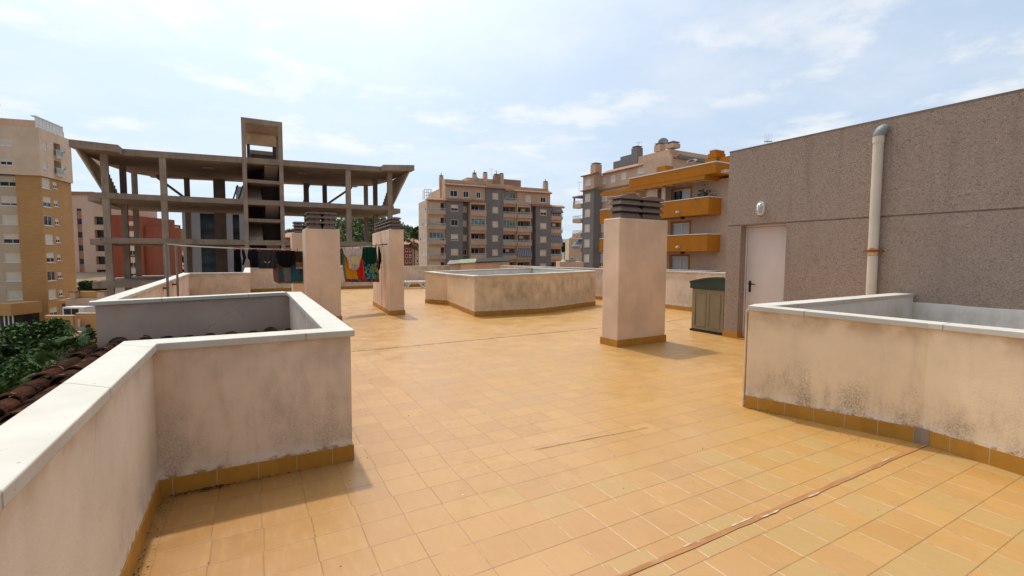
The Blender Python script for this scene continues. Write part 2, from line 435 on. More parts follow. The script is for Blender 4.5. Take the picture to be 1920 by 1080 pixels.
def rooftile_mat():
    t = NT('weathered_barrel_tile')
    c = t.mix(t.ramp(t.noise(3.5, 5, .6), .35, .65), (.022, .012, .009), (.062, .025, .014))
    c = t.mix(t.ramp(t.noise(8, 4, .7), .56, .72), c, (.06, .042, .035))
    c = t.mix(t.ramp(t.noise(1.2, 3), .6, .75, 0, .8), c, (.20, .07, .015))
    c = t.mix(t.ramp(t.noise(55, 3, .7), .60, .70, 0, .7), c, (.20, .12, .09))
    t.bump(t.noise(22, 6, .7), .9, .03)
    return t.fin(c, 1.0, .03)
M['rooftile'] = rooftile_mat()
t = NT('terracotta_tile_edge')
M['tileedge'] = t.fin(t.mix(t.ramp(t.noise(9, 4), .4, .65), (.20, .085, .045), (.06, .03, .02)), .9, .15)

def leaf_mat(name, a, b, sc=1.5):
    t = NT(name)
    oi = t.n('ShaderNodeTexWhiteNoise', noise_dimensions='3D')
    t.l(t.scale(t.pos(), (3, 3, 3)), oi.inputs['Vector'])
    c = t.mix(t.ramp(t.noise(sc, 4, .6), .3, .7), a, b)
    t.b.inputs['Transmission Weight'].default_value = 0
    return t.fin(c, .7, .2)
M['leaf'] = leaf_mat('broad_leaf_green', (.022, .056, .012), (.062, .118, .023))
M['leaf_dk'] = leaf_mat('dark_leaf_green', (.016, .038, .012), (.04, .075, .02))
M['palm'] = leaf_mat('fan_palm_green', (.03, .07, .018), (.09, .13, .04), 2.5)
M['drypalm'] = leaf_mat('dry_palm_brown', (.16, .09, .035), (.25, .15, .06))
M['pine'] = leaf_mat('pine_green', (.075, .105, .034), (.135, .165, .058), .12)
M['bark'] = plain('bark', (.10, .07, .05), var=.3, sc=8)
t = NT('dry_hill_earth')
M['hill'] = t.fin(t.mix(t.ramp(t.noise(.03, 5, .6), .35, .65), (.10, .10, .05), (.17, .14, .10)), .95, .1)
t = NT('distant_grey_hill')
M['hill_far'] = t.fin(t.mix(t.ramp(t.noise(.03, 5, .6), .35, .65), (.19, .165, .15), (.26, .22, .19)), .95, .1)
t = NT('dusty_ground')
M['ground'] = t.fin(t.mix(t.ramp(t.noise(.05, 6, .6), .35, .65), (.26, .19, .13), (.38, .30, .215)), .95, .1)

# ------------------------------------------------------------------ terrace floor
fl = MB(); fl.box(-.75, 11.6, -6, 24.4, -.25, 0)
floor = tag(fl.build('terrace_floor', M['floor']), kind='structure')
# expansion joints with ragged mortar edges, and the thin dark ones further off
def joint(x0, x1, y0, y1, w, m, name='expansion_joint'):
    b = MB(); n = max(2, int((x1-x0)/.12)); top = []; bot = []
    for i in range(n+1):
        f = i/n; x = x0+(x1-x0)*f; y = y0+(y1-y0)*f
        top.append((x, y+w*.5*random.uniform(.7, 1.25))); bot.append((x, y-w*.5*random.uniform(.7, 1.25)))
    for i in range(n):
        b.add([(*bot[i], .004), (*bot[i+1], .004), (*top[i+1], .004), (*top[i], .004)])
    return b.build(name, m, floor)
a, b_ = az(1170, 1080), az(1735, 834)
dx = (b_-a).normalized(); a = a-dx*1.2
joint(a.x, b_.x, a.y, b_.y, .036, M['joint'])
t = NT('ragged_pale_mortar'); M['mortar'] = t.fin(t.mix(t.ramp(t.noise(20, 4), .4, .6), (.42, .30, .19), (.54, .43, .32)), .9, .1)
mo = MB(); q = 0.0; Lj = (b_-a).length; nd = Vector((-dx.y, dx.x, 0))
while q < Lj:
    w = random.uniform(.06, .30); s_ = random.choice((-1, 1)); o = .016
    if random.random() < .42:
        k = max(2, int(w/.04)); pa = []
        for i in range(k+1):
            p = a+dx*(q+w*i/k); e = random.uniform(.002, .011)*(1 if 0 < i < k else .2)
            pa.append((p+nd*s_*(o-.006), p+nd*s_*(o+e)))
        for i in range(k):
            f_ = [pa[i][0], pa[i+1][0], pa[i+1][1], pa[i][1]]
            if s_ < 0: f_ = f_[::-1]
            mo.add([(v.x, v.y, .0062) for v in f_])
    q += w*random.uniform(1.02, 1.5)
mo.build('joint_mortar', M['mortar'], floor)
t = NT('dark_floor_crack'); M['crack'] = t.fin(t.mix(t.ramp(t.noise(9, 3), .4, .6), (.13, .07, .03), (.40, .25, .11)), .9, .1)
for (p, q, w) in (((640, 661.5), (1131, 614.5), .02), ((1250, 603), (1296, 596), .02), ((760, 578), (640, 583), .03), ((1001, 844), (1214, 802), .007)):
    p = az(*p); q = az(*q)
    if p.x > q.x: p, q = q, p
    joint(p.x, q.x, p.y, q.y, w, M['crack'], 'floor_crack')

# ------------------------------------------------------------------ parapets
def parapet(name, label, pts, tops, wmat, side, cat='parapet', tw=.15, cw=.205, foot=0.0, closed=False, skirt=True, extra=None):
    """pts: centre line; tops: coping-top height per point; side: +1/-1/0 faces that get a tiled skirting"""
    t = thing(name, (pts[0][0], pts[0][1], foot), label, cat)
    n = len(pts)
    b = MB(); b.strip(pts, tw/2, -tw/2, [foot]*n, [z-.05 for z in tops], closed); b.build('wall', wmat, t)
    c = MB(); c.strip(pts, cw/2, -cw/2, [z-.05 for z in tops], list(tops), closed); c.build('coping', M['coping'], t, bevel=.006, merge=True)
    for s in ((1, -1) if side == 0 else (side,)):
        if not skirt: continue
        k = MB(); k.strip(pts, s*(tw/2+.011), s*(tw/2+.0005), [0.001]*n, [.122]*n, closed); k.build('skirting', M['skirt'], t)
    return t
# zigzag parapet on the left: along the edge, out into the terrace, back and away again
M['stucco_w1_lit'] = stucco('side_lit_render', (.74, .635, .51), low=.25, rust=.4, zrust=1.0)  # same paint as the parapet; brighter light on this side put into the colour
LP = [(-.64, -5), (-.64, 3.81), (.585, 3.81), (.585, 8.02)]
lw = parapet('parapet_wall', 'low pink rendered parapet with white coping stepping in and out along the left edge', LP,
             [1.03]*4, M['stucco'], -1, 'parapet')
b = MB(); b.add([(-.5635, -5, .123), (-.5635, 3.734, .123), (-.5635, 3.734, .98), (-.5635, -5, .98)]); b.build('side_lit_facing', M['stucco_w1_lit'], lw)  # thin sheet added to carry the lighter, side-lit colour
W4 = [(.66, 8.03), (-1.64, 7.72)]
L2 = [(-1.66, 7.79), (-1.73, 17.62), (-.1, 17.62), (-.1, 23.3), (11.4, 24.3)]
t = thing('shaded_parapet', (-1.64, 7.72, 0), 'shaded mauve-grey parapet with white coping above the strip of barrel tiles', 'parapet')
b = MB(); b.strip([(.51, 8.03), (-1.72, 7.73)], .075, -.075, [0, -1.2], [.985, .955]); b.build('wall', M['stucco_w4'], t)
c = MB(); c.strip([(.46, 8.025), (-1.78, 7.72)], .105, -.105, [.985, .955], [1.035, 1.005]); c.build('coping', M['coping'], t, bevel=.006, merge=True)
# the far one is skirted inside only
far = thing('far_parapet', (-1.64, 17, 0), 'long low parapet with white coping closing off the far left end behind the washing', 'parapet')
tops = [1.0, 1.03, 1.03, 1.05, 1.09]
b = MB(); b.strip(L2, .075, -.075, [-1, -1, 0, 0, 0], [z-.05 for z in tops]); b.build('wall', M['stucco'], far)
c = MB(); L2c = list(L2); c.strip(L2c, .103, -.103, [z-.05 for z in tops], tops); c.build('coping', M['coping'], far, bevel=.006, merge=True)
k = MB(); k.strip(L2, -.086, -.0755, [.001]*5, [.122]*5); k.build('skirting', M['skirt'], far)
# floor strip that carries on beyond the shaded parapet to the left
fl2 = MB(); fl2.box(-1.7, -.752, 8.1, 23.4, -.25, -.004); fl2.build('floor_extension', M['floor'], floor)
# right-hand parapet
rp = parapet('right_parapet', 'long cream parapet with wide white coping along the far right edge', [(11.48, 6.3), (11.48, 24.2)], [1.20, 1.13], M['stucco'], 1)

M['stucco_clean'] = stucco('clean_cream_render', (.78, .62, .43), low=.15, rust=.2, zrust=1.0)
# light well: kinked low walls round an opening
def P2(px, py): v = az(px, py); return (v.x, v.y)
lwpts = [(5.19, 15.36), P2(838, 571), P2(890, 593.5), P2(1020, 586.5), P2(1116, 572), (10.75, 17.4)]
def toph(i, px, py):
    x, y = lwpts[i]; d = x*F2.x+y*F2.y; return hgt(px, py, d)
ltop = [toph(0, 797, 509), toph(1, 838, 513), toph(2, 887, 517), toph(3, 1010, 512), toph(4, 1117, 507.5), 1.12]
inner = [(x, y) for x, y in lwpts]
lt = thing('light_well', (6, 13, 0), 'mould-stained cream walls with white coping round the open light well', 'light well')
b = MB(); b.strip(inner, 0, .15, [-.2]*6, [z-.05 for z in ltop], True)
b.build('wall', M['stucco_well'], lt)
b = MB(); b.strip(inner[:3], -.0025, -.0005, [.131]*3, [z-.051 for z in ltop[:3]]); b.build('side_facing', M['stucco_clean'], lt)
c = MB(); c.strip(inner, -.03, .18, [z-.05 for z in ltop], ltop, True); c.build('coping', M['coping'], lt, bevel=.006, merge=True)
k = MB(); k.strip(inner, -.011, -.0005, [.001]*6, [.13]*6, True); k.build('skirting', M['skirt'], lt)
b = MB(); b.strip(inner, .151, .16, [.1]*6, [z-.052 for z in ltop], True); b.build('inner_lining', M['stucco_inner'], lt)
b = MB(); b.prism([(x, y) for x, y in lwpts], .06, .1); b.build('shaft_cover', M['concrete'], lt)

# right-hand wall of the sunken area beside the stair building
RW = [(4.59, 3.09), (5.05, 1.74), (4.97, 1.08), (4.93, -5)]
rtop = [1.10, 1.055, 1.068, 1.08]
rw = thing('planter_wall', (4.59, 3.09, 0), 'cream wall with black mould along its foot and white coping in the right foreground', 'low wall')
b = MB(); b.strip(RW, 0, .15, [-.1]*4, [z-.05 for z in rtop]); b.build('wall', M['stucco_warm'], rw)
RWc = [(4.59, 3.09), (5.05, 1.74), (4.97, 1.08), (4.93, -5)]
c = MB(); c.strip(RWc, -.03, .175, [z-.05 for z in rtop], rtop); c.build('coping', M['coping'], rw, bevel=.006, merge=True)
k = MB(); k.strip(RW, -.011, -.0005, [.001]*4, [.132]*4); k.build('skirting', M['skirt'], rw)
m = MB(); q = Vector((5.05, 1.74)); m.strip([(5.033, 1.79), (5.05, 1.74), (5.042, 1.68)], -.014, -.0115, [.002]*3, [.138]*3); m.build('mortar_patch', M['concrete'], rw)
b = MB(); b.strip([(4.66, 3.045), (8.37, 3.16)], .075, -.075, -.1, 1.05); b.build('return_wall', M['stucco_inner'], rw)
b = MB(); b.strip([(4.60, 3.12), (8.37, 3.235)], .01, -.002, -.1, 1.05); b.build('return_facing', M['stucco_warm'], rw)
c = MB(); c.strip([(4.76, 3.055), (8.37, 3.175)], .105, -.105, 1.05, 1.099); c.build('return_coping', M['coping'], rw, bevel=.006)
fl3 = MB(); fl3.box(5.12, 8.36, -4.9, 2.95, 0.001, .03); tag(fl3.build('sunken_roof', M['concrete']), kind='structure')

# ------------------------------------------------------------------ chimneys
def quad_from(a, b_, depth):
    """a, b_ = front bottom corners (x, y); returns quad a, b, b+d, a+d with d pointing away (+y side)"""
    a = Vector(a); b_ = Vector(b_); d = (b_-a).normalized(); n = Vector((-d.y, d.x))
    return [a, b_, b_+n*depth, a+n*depth]
def inset(q, e):
    c = sum(q, Vector((0, 0)))/4
    u = (q[1]-q[0]).normalized(); n = (q[3]-q[0]).normalized()
    return [q[0]+u*e+n*e, q[1]-u*e+n*e, q[2]-u*e-n*e, q[3]+u*e-n*e]
def chimney_pot(t, q, z, h, rows=3, arch=.8):
    """one concrete louvred pot on the footprint q: sloped louvre rings on corner stubs under a shallow arched lid"""
    c = sum(q, Vector((0, 0)))/4
    u = (q[1]-q[0]); n = (q[3]-q[0]); W = u.length; D = n.length; u = u.normalized(); n = n.normalized()
    def P(a, b, zz): v = c+u*a+n*b; return Vector((v.x, v.y, zz))
    rh = h*.84/rows; hw, hd = W/2-.055, D/2-.055
    pot = MB(); zl = z+h*.84; m = pot; segs = 8; prof = []
    for i in range(segs+1):
        f = i/segs*2-1; prof.append((f*(W/2+.005), zl+.03+(h*.13)*(1-f*f)*arch))
    for i in range(segs):
        (a0, z0), (a1, z1) = prof[i], prof[i+1]
        e = D/2+.005
        m.add([P(a0, -e, zl), P(a1, -e, zl), P(a1, -e, z1), P(a0, -e, z0)])
        m.add([P(a1, e, zl), P(a0, e, zl), P(a0, e, z0), P(a1, e, z1)])
        m.add([P(a0, -e, z0), P(a1, -e, z1), P(a1, e, z1), P(a0, e, z0)])
        m.add([P(a0, e, zl), P(a1, e, zl), P(a1, -e, zl), P(a0, -e, zl)])
    for s in (0, segs):
        a0, z0 = prof[s]; e = D/2+.005
        m.add([P(a0, -e, zl), P(a0, -e, z0), P(a0, e, z0), P(a0, e, zl)])
    pt = pot.build('chimney_pot', M['capconc'], t, merge=True)
    fl_ = MB(); fl_.obox(P(-W*.40, -D*.36, z), u.to_3d()*W*.80, n.to_3d()*D*.72, Vector((0, 0, h*.83))); fl_.build('slot_shade_box', M['dark'], pt)  # dark box added inside the pot so the louvre slots read as shade
    for su in (-1, 1):
        for sn in (-1, 1):
            st = MB(); x0 = su*(hw-.045); y0 = sn*(hd-.045)
            st.obox(P(x0-.045, y0-.045, z), u.to_3d()*.09, n.to_3d()*.09, Vector((0, 0, h*.838))); st.build('corner_post', M['capconc'], pt)
    for r in range(rows):
        m = MB(); zb = z+r*rh+(.0 if r == 0 else .015); zt = z+(r+1)*rh-rh*.22
        o0, o1 = (W/2+(.006 if r else -.012), D/2+(.006 if r else -.012)), (W/2-.04, D/2-.04)
        cor = [(-1, -1), (1, -1), (1, 1), (-1, 1)]
        lo = [P(a*o0[0], b*o0[1], zb) for a, b in cor]; hi = [P(a*o1[0], b*o1[1], zt) for a, b in cor]
        li = [P(a*(o0[0]-.035), b*(o0[1]-.035), zb) for a, b in cor]; hi_i = [P(a*(o1[0]-.035), b*(o1[1]-.035), zt) for a, b in cor]
        lo2 = [v+Vector((0, 0, .022)) for v in lo]
        for i in range(4):
            j = (i+1) % 4
            m.add([lo[i], lo[j], lo2[j], lo2[i]]); m.add([lo2[i], lo2[j], hi[j], hi[i]]); m.add([hi[i], hi[j], hi_i[j], hi_i[i]])
            m.add([hi_i[i], hi_i[j], li[j], li[i]]); m.add([li[i], li[j], lo[j], lo[i]])
        m.build('louvre', M['capconc'], pt)
def chimney(label, a, b_, depth, top, cap, npots=2, along='u', groove=False, rows=3, skirt=True, arch=.8):
    q = quad_from(a, b_, depth)
    c = sum(q, Vector((0, 0)))/4
    t = thing('chimney_stack', (c.x, c.y, 0), label, 'chimney', None)
    qb = inset(q, .018)
    b = MB(); b.prism([tuple(v) for v in qb], -.05, top); b.build('body', M['stucco_chim'], t, bevel=.018, merge=True)
    if skirt:
        k = MB(); k.strip([tuple(v) for v in q], 0, .016, [.001]*4, [.125]*4, True); k.build('skirting', M['skirt'], t)
    cp = inset(q, .075)
    if along == 'u':
        ax_, bx = cp[0], cp[1]; s = (bx-ax_)/npots; d = cp[3]-cp[0]
        qs = [[ax_+s*(i+.015), ax_+s*(i+.985), ax_+s*(i+.985)+d, ax_+s*(i+.015)+d] for i in range(npots)]
    else:
        s = (cp[3]-cp[0])/npots; d = cp[1]-cp[0]
        qs = [[cp[0]+s*(i+.015), cp[0]+s*(i+.015)+d, cp[0]+s*(i+.985)+d, cp[0]+s*(i+.985)] for i in range(npots)]
    for qq in qs: chimney_pot(t, qq, top, cap, rows, arch)
    if groove:
        for fr in (.42,):
            p = q[0].lerp(q[3], fr); g = MB(); nrm = (q[0]-q[1]).normalized()
            dd = (q[3]-q[0]).normalized()
            g.obox((p.x-.004+.018, p.y, .13), nrm.to_3d()*.012, dd.to_3d()*.03, Vector((0, 0, top-.14))); g.build('render_joint', M['stucco_chim'], t)
    return t
chimney('broad pinkish rendered chimney standing alone in the middle right of the terrace', (5.645, 6.285), (6.91, 6.325), .45, 2.29, .42)
chimney('pinkish rendered chimney nearest the corner of the left parapet, washing on both sides of it', (1.125, 11.96), (1.932, 11.96), .75, 2.225, .43, arch=.12)
chimney('deep rendered chimney with the washing-line bracket on its side, a row of pots on top', (3.235, 12.56), (3.66, 12.53), 2.9, 2.30, .34, npots=4, along='n', groove=True, arch=.5)
chimney('smaller chimney half hidden behind the pinkish chimney, above the dark washing', (.985, 14.0), (1.62, 14.0), .6, 2.20, .33, arch=.15)

# ------------------------------------------------------------------ stair building on the right
XW = 8.38
sb = thing('stair_building', (XW, 4, 0), 'tall flat-roofed pebbledash building with a pale door on the right', 'building')
DY0, DY1, DZ = 4.98, 5.875, 2.225
YL = 6.18
b = MB()
b.box(XW+.02, 15, -7, DY0, -.2, 3.60); b.box(XW+.02, 15, DY1, YL-.02, -.2, 3.60); b.box(XW+.02, 15, DY0, DY1, DZ, 3.60); b.box(XW+.24, 15, DY0, DY1, -.2, DZ)
b.build('core', M['pebble'], sb)
b = MB()                                                  # facing with a shadow joint at door-head height
b.box(XW, XW+.02, -7, DY0, -.1, 2.222); b.box(XW, XW+.02, DY1, YL, -.1, 2.222)
b.box(XW, XW+.02, -7, YL, 2.246, 3.68)
b.build('wall', M['pebble'], sb)
b = MB(); b.box(XW+.02, 15, YL-.02, YL, -.1, 3.68); b.build('end_wall', M['pebble'], sb)
b = MB(); b.box(XW-.008, 15, -7, YL+.008, 3.68, 3.70); b.build('roof_edge', M['capconc'], sb)
d = MB(); d.box(XW+.19, XW+.235, DY0+.02, DY1-.02, .03, DZ-.03); door = d.build('door', M['door'], sb, bevel=.004, merge=True)
tag(door, 'plain pale painted door')
fr = MB()
fr.box(XW+.17, XW+.238, DY0, DY0+.02, 0.0, DZ); fr.box(XW+.17, XW+.238, DY1-.02, DY1, 0.0, DZ); fr.box(XW+.17, XW+.238, DY0+.02, DY1-.02, DZ-.03, DZ)
fr.build('door_frame', M['white'], sb)
g = MB(); g.box(XW+.186, XW+.1885, DY0+.0205, DY0+.0245, .03, DZ-.03); g.box(XW+.186, XW+.1885, DY1-.0245, DY1-.0205, .03, DZ-.03); g.box(XW+.186, XW+.1885, DY0+.0245, DY1-.0245, DZ-.036, DZ-.0305); g.build('door_gap', M['dark'], door)
for zz in (.35, 1.75):
    g = MB(); g.tube([(XW+.178, DY0+.022, zz), (XW+.178, DY0+.022, zz+.10)], .009, 8); g.build('hinge', M['metal'], door)
hy = DY1-.11
h = MB(); h.box(XW+.181, XW+.19, hy-.022, hy+.022, .93, 1.15); h.tube([(XW+.19, hy, 1.09), (XW+.135, hy, 1.09), (XW+.13, hy-.02, 1.09), (XW+.13, hy-.14, 1.09)], .012, 8)
h.tube([(XW+.181, hy, 1.0), (XW+.17, hy, 1.0)], .012, 8)
h.build('handle', M['black'], door)
s = MB(); s.box(XW-.012, XW, DY1+.0, YL+.012, .001, .125); s.box(XW-.012, XW+.24, DY1-.012, DY1, .001, .125); s.box(XW-.012, XW, 3.3, DY0, .001, .125)
s.build('skirting', M['skirt'], sb)
s = MB(); s.box(XW-.02, XW+.23, DY0+.005, DY1-.013, .002, .022); s.build('doorstep', M['skirt'], sb)
w = MB(); n = 60
ed = [.975+random.uniform(-.008, .008) for _ in range(n+1)]
for i in range(n):
    y0 = -6+(9.1)*i/n; y1 = -6+9.1*(i+1)/n
    w.add([(XW-.006, y1, 0), (XW-.006, y0, 0), (XW-.006, y0, ed[i]), (XW-.006, y1, ed[i+1])])
    w.add([(XW-.006, y1, ed[i+1]), (XW-.006, y0, ed[i]), (XW, y0, ed[i]), (XW, y1, ed[i+1])])
wb = w.build('whitewash_band', M['stucco_inner'], sb)

# soil pipe on the wall
py_ = 3.60
pp = thing('vent_pipe', (XW-.09, py_, 1.08), 'upright cream plastic pipe with a grey elbow on the pebbledash wall', 'pipe')
b = MB(); b.tube([(XW-.085, py_-.02, .5), (XW-.085, py_, 3.42)], .067, 20); b.build('pipe', M['pvc'], pp, smooth=False)
b = MB(); b.tube([(XW-.085, py_, 3.33), (XW-.085, py_, 3.43)], .073, 20); b.build('pipe_socket', M['pvc'], pp)
el = [(XW-.085, py_, 3.43)]
for i in range(7):
    a = i/6*math.pi/2; el.append((XW-.085+.10*(1-math.cos(a)), py_-.03*math.sin(a), 3.45+.09*math.sin(a)))
el.append((XW+.03, py_-.035, 3.545))
b = MB(); b.tube(el, .076, 18); e = b.build('elbow', M['pvc_gr'], pp)
for p in e.data.polygons: p.use_smooth = True
for o in (c for c in COL.objects if c.parent == pp):
    for p in o.data.polygons: p.use_smooth = len(p.vertices) == 4
b = MB(); b.tube([(XW-.085, py_-.01, 1.705), (XW-.085, py_-.01, 1.73)], .08, 20); b.box(XW-.09, XW, py_+.06, py_+.10, 1.705, 1.73); b.box(XW-.09, XW, py_-.12, py_-.08, 1.705, 1.73); b.build('pipe_clip', M['rust'], pp)
b = MB(); b.tube([(XW-.085, py_-.012, 1.64), (XW-.085, py_-.01, 1.76)], .0682, 20, cap=False)
t = NT('rust_run'); mm = t.ramp(t.noise(14, 4), .4, .6)
M['rustrun'] = t.fin(t.mix(mm, (.50, .22, .04), (.62, .48, .32)), .7, .3)
b.build('rust_stain', M['rustrun'], pp)

# bulkhead lamp over the door
ly, lz = 5.47, 2.52
bl = thing('bulkhead_lamp', (XW, ly, lz), 'small white oval bulkhead lamp on the wall above the door', 'lamp')
def oval(mb, x0, x1, ry, rz, n=24, k=1.0, y=None, z=None):
    pts = []
    for i in range(n):
        a = 2*math.pi*i/n; cy = math.copysign(abs(math.cos(a))**.8, math.cos(a)); cz = math.copysign(abs(math.sin(a))**.8, math.sin(a))
        pts.append((ly+ry*cy, lz+rz*cz))
    for i in range(n):
        j = (i+1) % n
        mb.add([(x0, *pts[i]), (x0, *pts[j]), (x1, ly+(pts[j][0]-ly)*k, lz+(pts[j][1]-lz)*k), (x1, ly+(pts[i][0]-ly)*k, lz+(pts[i][1]-lz)*k)])
    mb.add([(x1, ly+(p[0]-ly)*k, lz+(p[1]-lz)*k) for p in pts])
b = MB(); oval(b, XW, XW-.045, .075, .125); b.build('backplate', M['white'], bl, bevel=.004, merge=True)
b = MB(); oval(b, XW-.045, XW-.095, .058, .105, k=.72); g = b.build('globe', M['lampglass'], bl, merge=True)
for p in g.data.polygons: p.use_smooth = True
b = MB()
for zz in (-.035, .035): b.tube([(XW-.04, ly-.07, lz+zz), (XW-.09, ly-.04, lz+zz), (XW-.10, ly, lz+zz), (XW-.09, ly+.04, lz+zz), (XW-.04, ly+.07, lz+zz)], .005, 6)
b.tube([(XW-.04, ly, lz+.12), (XW-.10, ly, lz+.06), (XW-.102, ly, lz-.06), (XW-.04, ly, lz-.12)], .005, 6)
b.build('cage', M['white'], bl)

# resin storage box beside the corner
bx = thing('storage_box', (8.75, 6.62, 0), 'tan resin storage box with a dark green lid against the end of the pebbledash wall', 'storage box')
X0, X1, Y0, Y1 = 8.45, 9.15, 6.22, 7.06
b = MB(); b.box(X0, X1, Y0+.02, Y1-.02, .045, .93); b.build('body', M['tan'], bx, bevel=.012)
b = MB(); b.box(X0-.02, X1+.02, Y0, Y1, .001, .045); b.build('base', M['black'], bx)
for (ya, yb) in ((Y0+.10, (Y0+Y1)/2-.03), ((Y0+Y1)/2+.03, Y1-.10)):
    b = MB()
    w_ = .022
    b.box(X0-.012, X0, ya, ya+w_, .12, .85); b.box(X0-.012, X0, yb-w_, yb, .12, .85); b.box(X0-.012, X0, ya+w_, yb-w_, .12, .12+w_); b.box(X0-.012, X0, ya+w_, yb-w_, .85-w_, .85)
    b.build('door_panel', M['tan'], bx, bevel=.005)
b = MB(); seg = 10; prof = []
for i in range(seg+1):
    f = i/seg; prof.append((Y1+.02-(Y1-Y0+.03)*f, 1.075+.115*math.sin(f*math.pi*.56)))
for i in range(seg):
    (ya, za), (yb, zb) = prof[i], prof[i+1]
    for (xa, xb, zz) in ((X0-.03, X1+.03, 0),):
        b.add([(xa, ya, .93), (xa, ya, za), (xa, yb, zb), (xa, yb, .93)]); b.add([(xb, yb, .93), (xb, yb, zb), (xb, ya, za), (xb, ya, .93)])
        b.add([(xa, ya, za), (xb, ya, za), (xb, yb, zb), (xa, yb, zb)])
        b.add([(xa, ya, .93), (xa, yb, .93), (xb, yb, .93), (xb, ya, .93)])
(ya, za) = prof[0]; b.add([(X0-.03, ya, .93), (X1+.03, ya, .93), (X1+.03, ya, za), (X0-.03, ya, za)])
(ya, za) = prof[-1]; b.add([(X1+.03, ya, .93), (X0-.03, ya, .93), (X0-.03, ya, za), (X1+.03, ya, za)])
b.build('lid', M['greenlid'], bx, bevel=.01, merge=True)
b = MB()
for i in range(seg):
    (ya, za), (yb, zb) = prof[i], prof[i+1]
    b.add([(X0-.05, ya, za-.03), (X0-.05, yb, zb-.03), (X0-.05, yb, zb+.012), (X0-.05, ya, za+.012)][::-1])
    b.add([(X0-.05, ya, za+.012), (X0-.03, ya, za+.012), (X0-.03, yb, zb+.012), (X0-.05, yb, zb+.012)])
b.build('lid_rim', M['greenlid'], bx)

# ------------------------------------------------------------------ tools for buildings
class Fac:
    """a vertical wall plane: p0 (x, y), u = unit direction along it, n = outward normal (towards the viewer)"""
    def __init__(s, p0, u):
        s.p0 = Vector(p0[:2]); s.u = Vector(u[:2]).normalized(); n = Vector((-s.u.y, s.u.x))
        if n.dot(-s.p0) < 0: n = -n
        s.n = n
    def at(s, px, py):
        d = ray(px, py); dn = d.x*s.n.x+d.y*s.n.y
        t = s.p0.dot(s.n)/dn; q = EYEV+d*t
        return ((Vector((q.x, q.y))-s.p0).dot(s.u), q.z)
    def rect(s, x0, y0, x1, y1):
        xm, ym = (x0+x1)/2, (y0+y1)/2
        return (s.at(x0, ym)[0], s.at(x1, ym)[0], s.at(xm, y1)[1], s.at(xm, y0)[1])
    def P(s, u, z, off=0.0):
        v = s.p0+s.u*u+s.n*off; return Vector((v.x, v.y, z))
    def shift(s, off):
        f = Fac(s.p0, s.u); f.p0 = s.p0+s.n*off; f.n = s.n; return f
    def box(s, mb, u0, u1, z0, z1, o0, o1, m=0):
        mb.obox(s.P(u0, z0, o0), (s.u*(u1-u0)).to_3d(), (s.n*(o1-o0)).to_3d(), Vector((0, 0, z1-z0)), m)
    def quad(s, mb, u0, u1, z0, z1, off=0.0, m=0, uv=True):
        p = [s.P(u0, z0, off), s.P(u1, z0, off), s.P(u1, z1, off), s.P(u0, z1, off)]
        w = [(u0, z0), (u1, z0), (u1, z1), (u0, z1)]
        # keep the outward side outward
        nn = (p[1]-p[0]).cross(p[3]-p[0])
        if nn.x*s.n.x+nn.y*s.n.y < 0: p = p[::-1]; w = w[::-1]
        mb.add(p, w if uv else None, m)
def wall_holes(mb, fc, u0, u1, z0, z1, holes, back=True):
    """front skin of a wall with recessed openings (u0, u1, z0, z1, depth)"""
    us = sorted({u0, u1, *[h[0] for h in holes], *[h[1] for h in holes]}); zs = sorted({z0, z1, *[h[2] for h in holes], *[h[3] for h in holes]})
    us = [u for u in us if u0 <= u <= u1]; zs = [z for z in zs if z0 <= z <= z1]
    for i in range(len(us)-1):
        for j in range(len(zs)-1):
            uc, zc = (us[i]+us[i+1])/2, (zs[j]+zs[j+1])/2
            if any(h[0] < uc < h[1] and h[2] < zc < h[3] for h in holes): continue
            fc.quad(mb, us[i], us[i+1], zs[j], zs[j+1])
    for h in holes:
        a, b, c, d, dp = h
        for (ua, ub, za, zb, vert) in ((a, a, c, d, 1), (b, b, c, d, -1)):
            mb.add([fc.P(ua, za), fc.P(ua, zb), fc.P(ua, zb, -dp), fc.P(ua, za, -dp)])
        for zz in (c, d):
            mb.add([fc.P(a, zz), fc.P(b, zz), fc.P(b, zz, -dp), fc.P(a, zz, -dp)])
        if back: fc.quad(mb, a, b, c, d, -dp)
def block(mb, fc, u0, u1, z0, z1, depth, holes=()):
    """a wall block with openings in its front, closed at the sides, back and top"""
    wall_holes(mb, fc, u0, u1, z0, z1, list(holes))
    mb.add([fc.P(u0, z0), fc.P(u0, z1), fc.P(u0, z1, -depth), fc.P(u0, z0, -depth)])
    mb.add([fc.P(u1, z0), fc.P(u1, z0, -depth), fc.P(u1, z1, -depth), fc.P(u1, z1)])
    mb.add([fc.P(u0, z1), fc.P(u1, z1), fc.P(u1, z1, -depth), fc.P(u0, z1, -depth)])
    mb.add([fc.P(u0, z0, -depth), fc.P(u0, z1, -depth), fc.P(u1, z1, -depth), fc.P(u1, z0, -depth)])
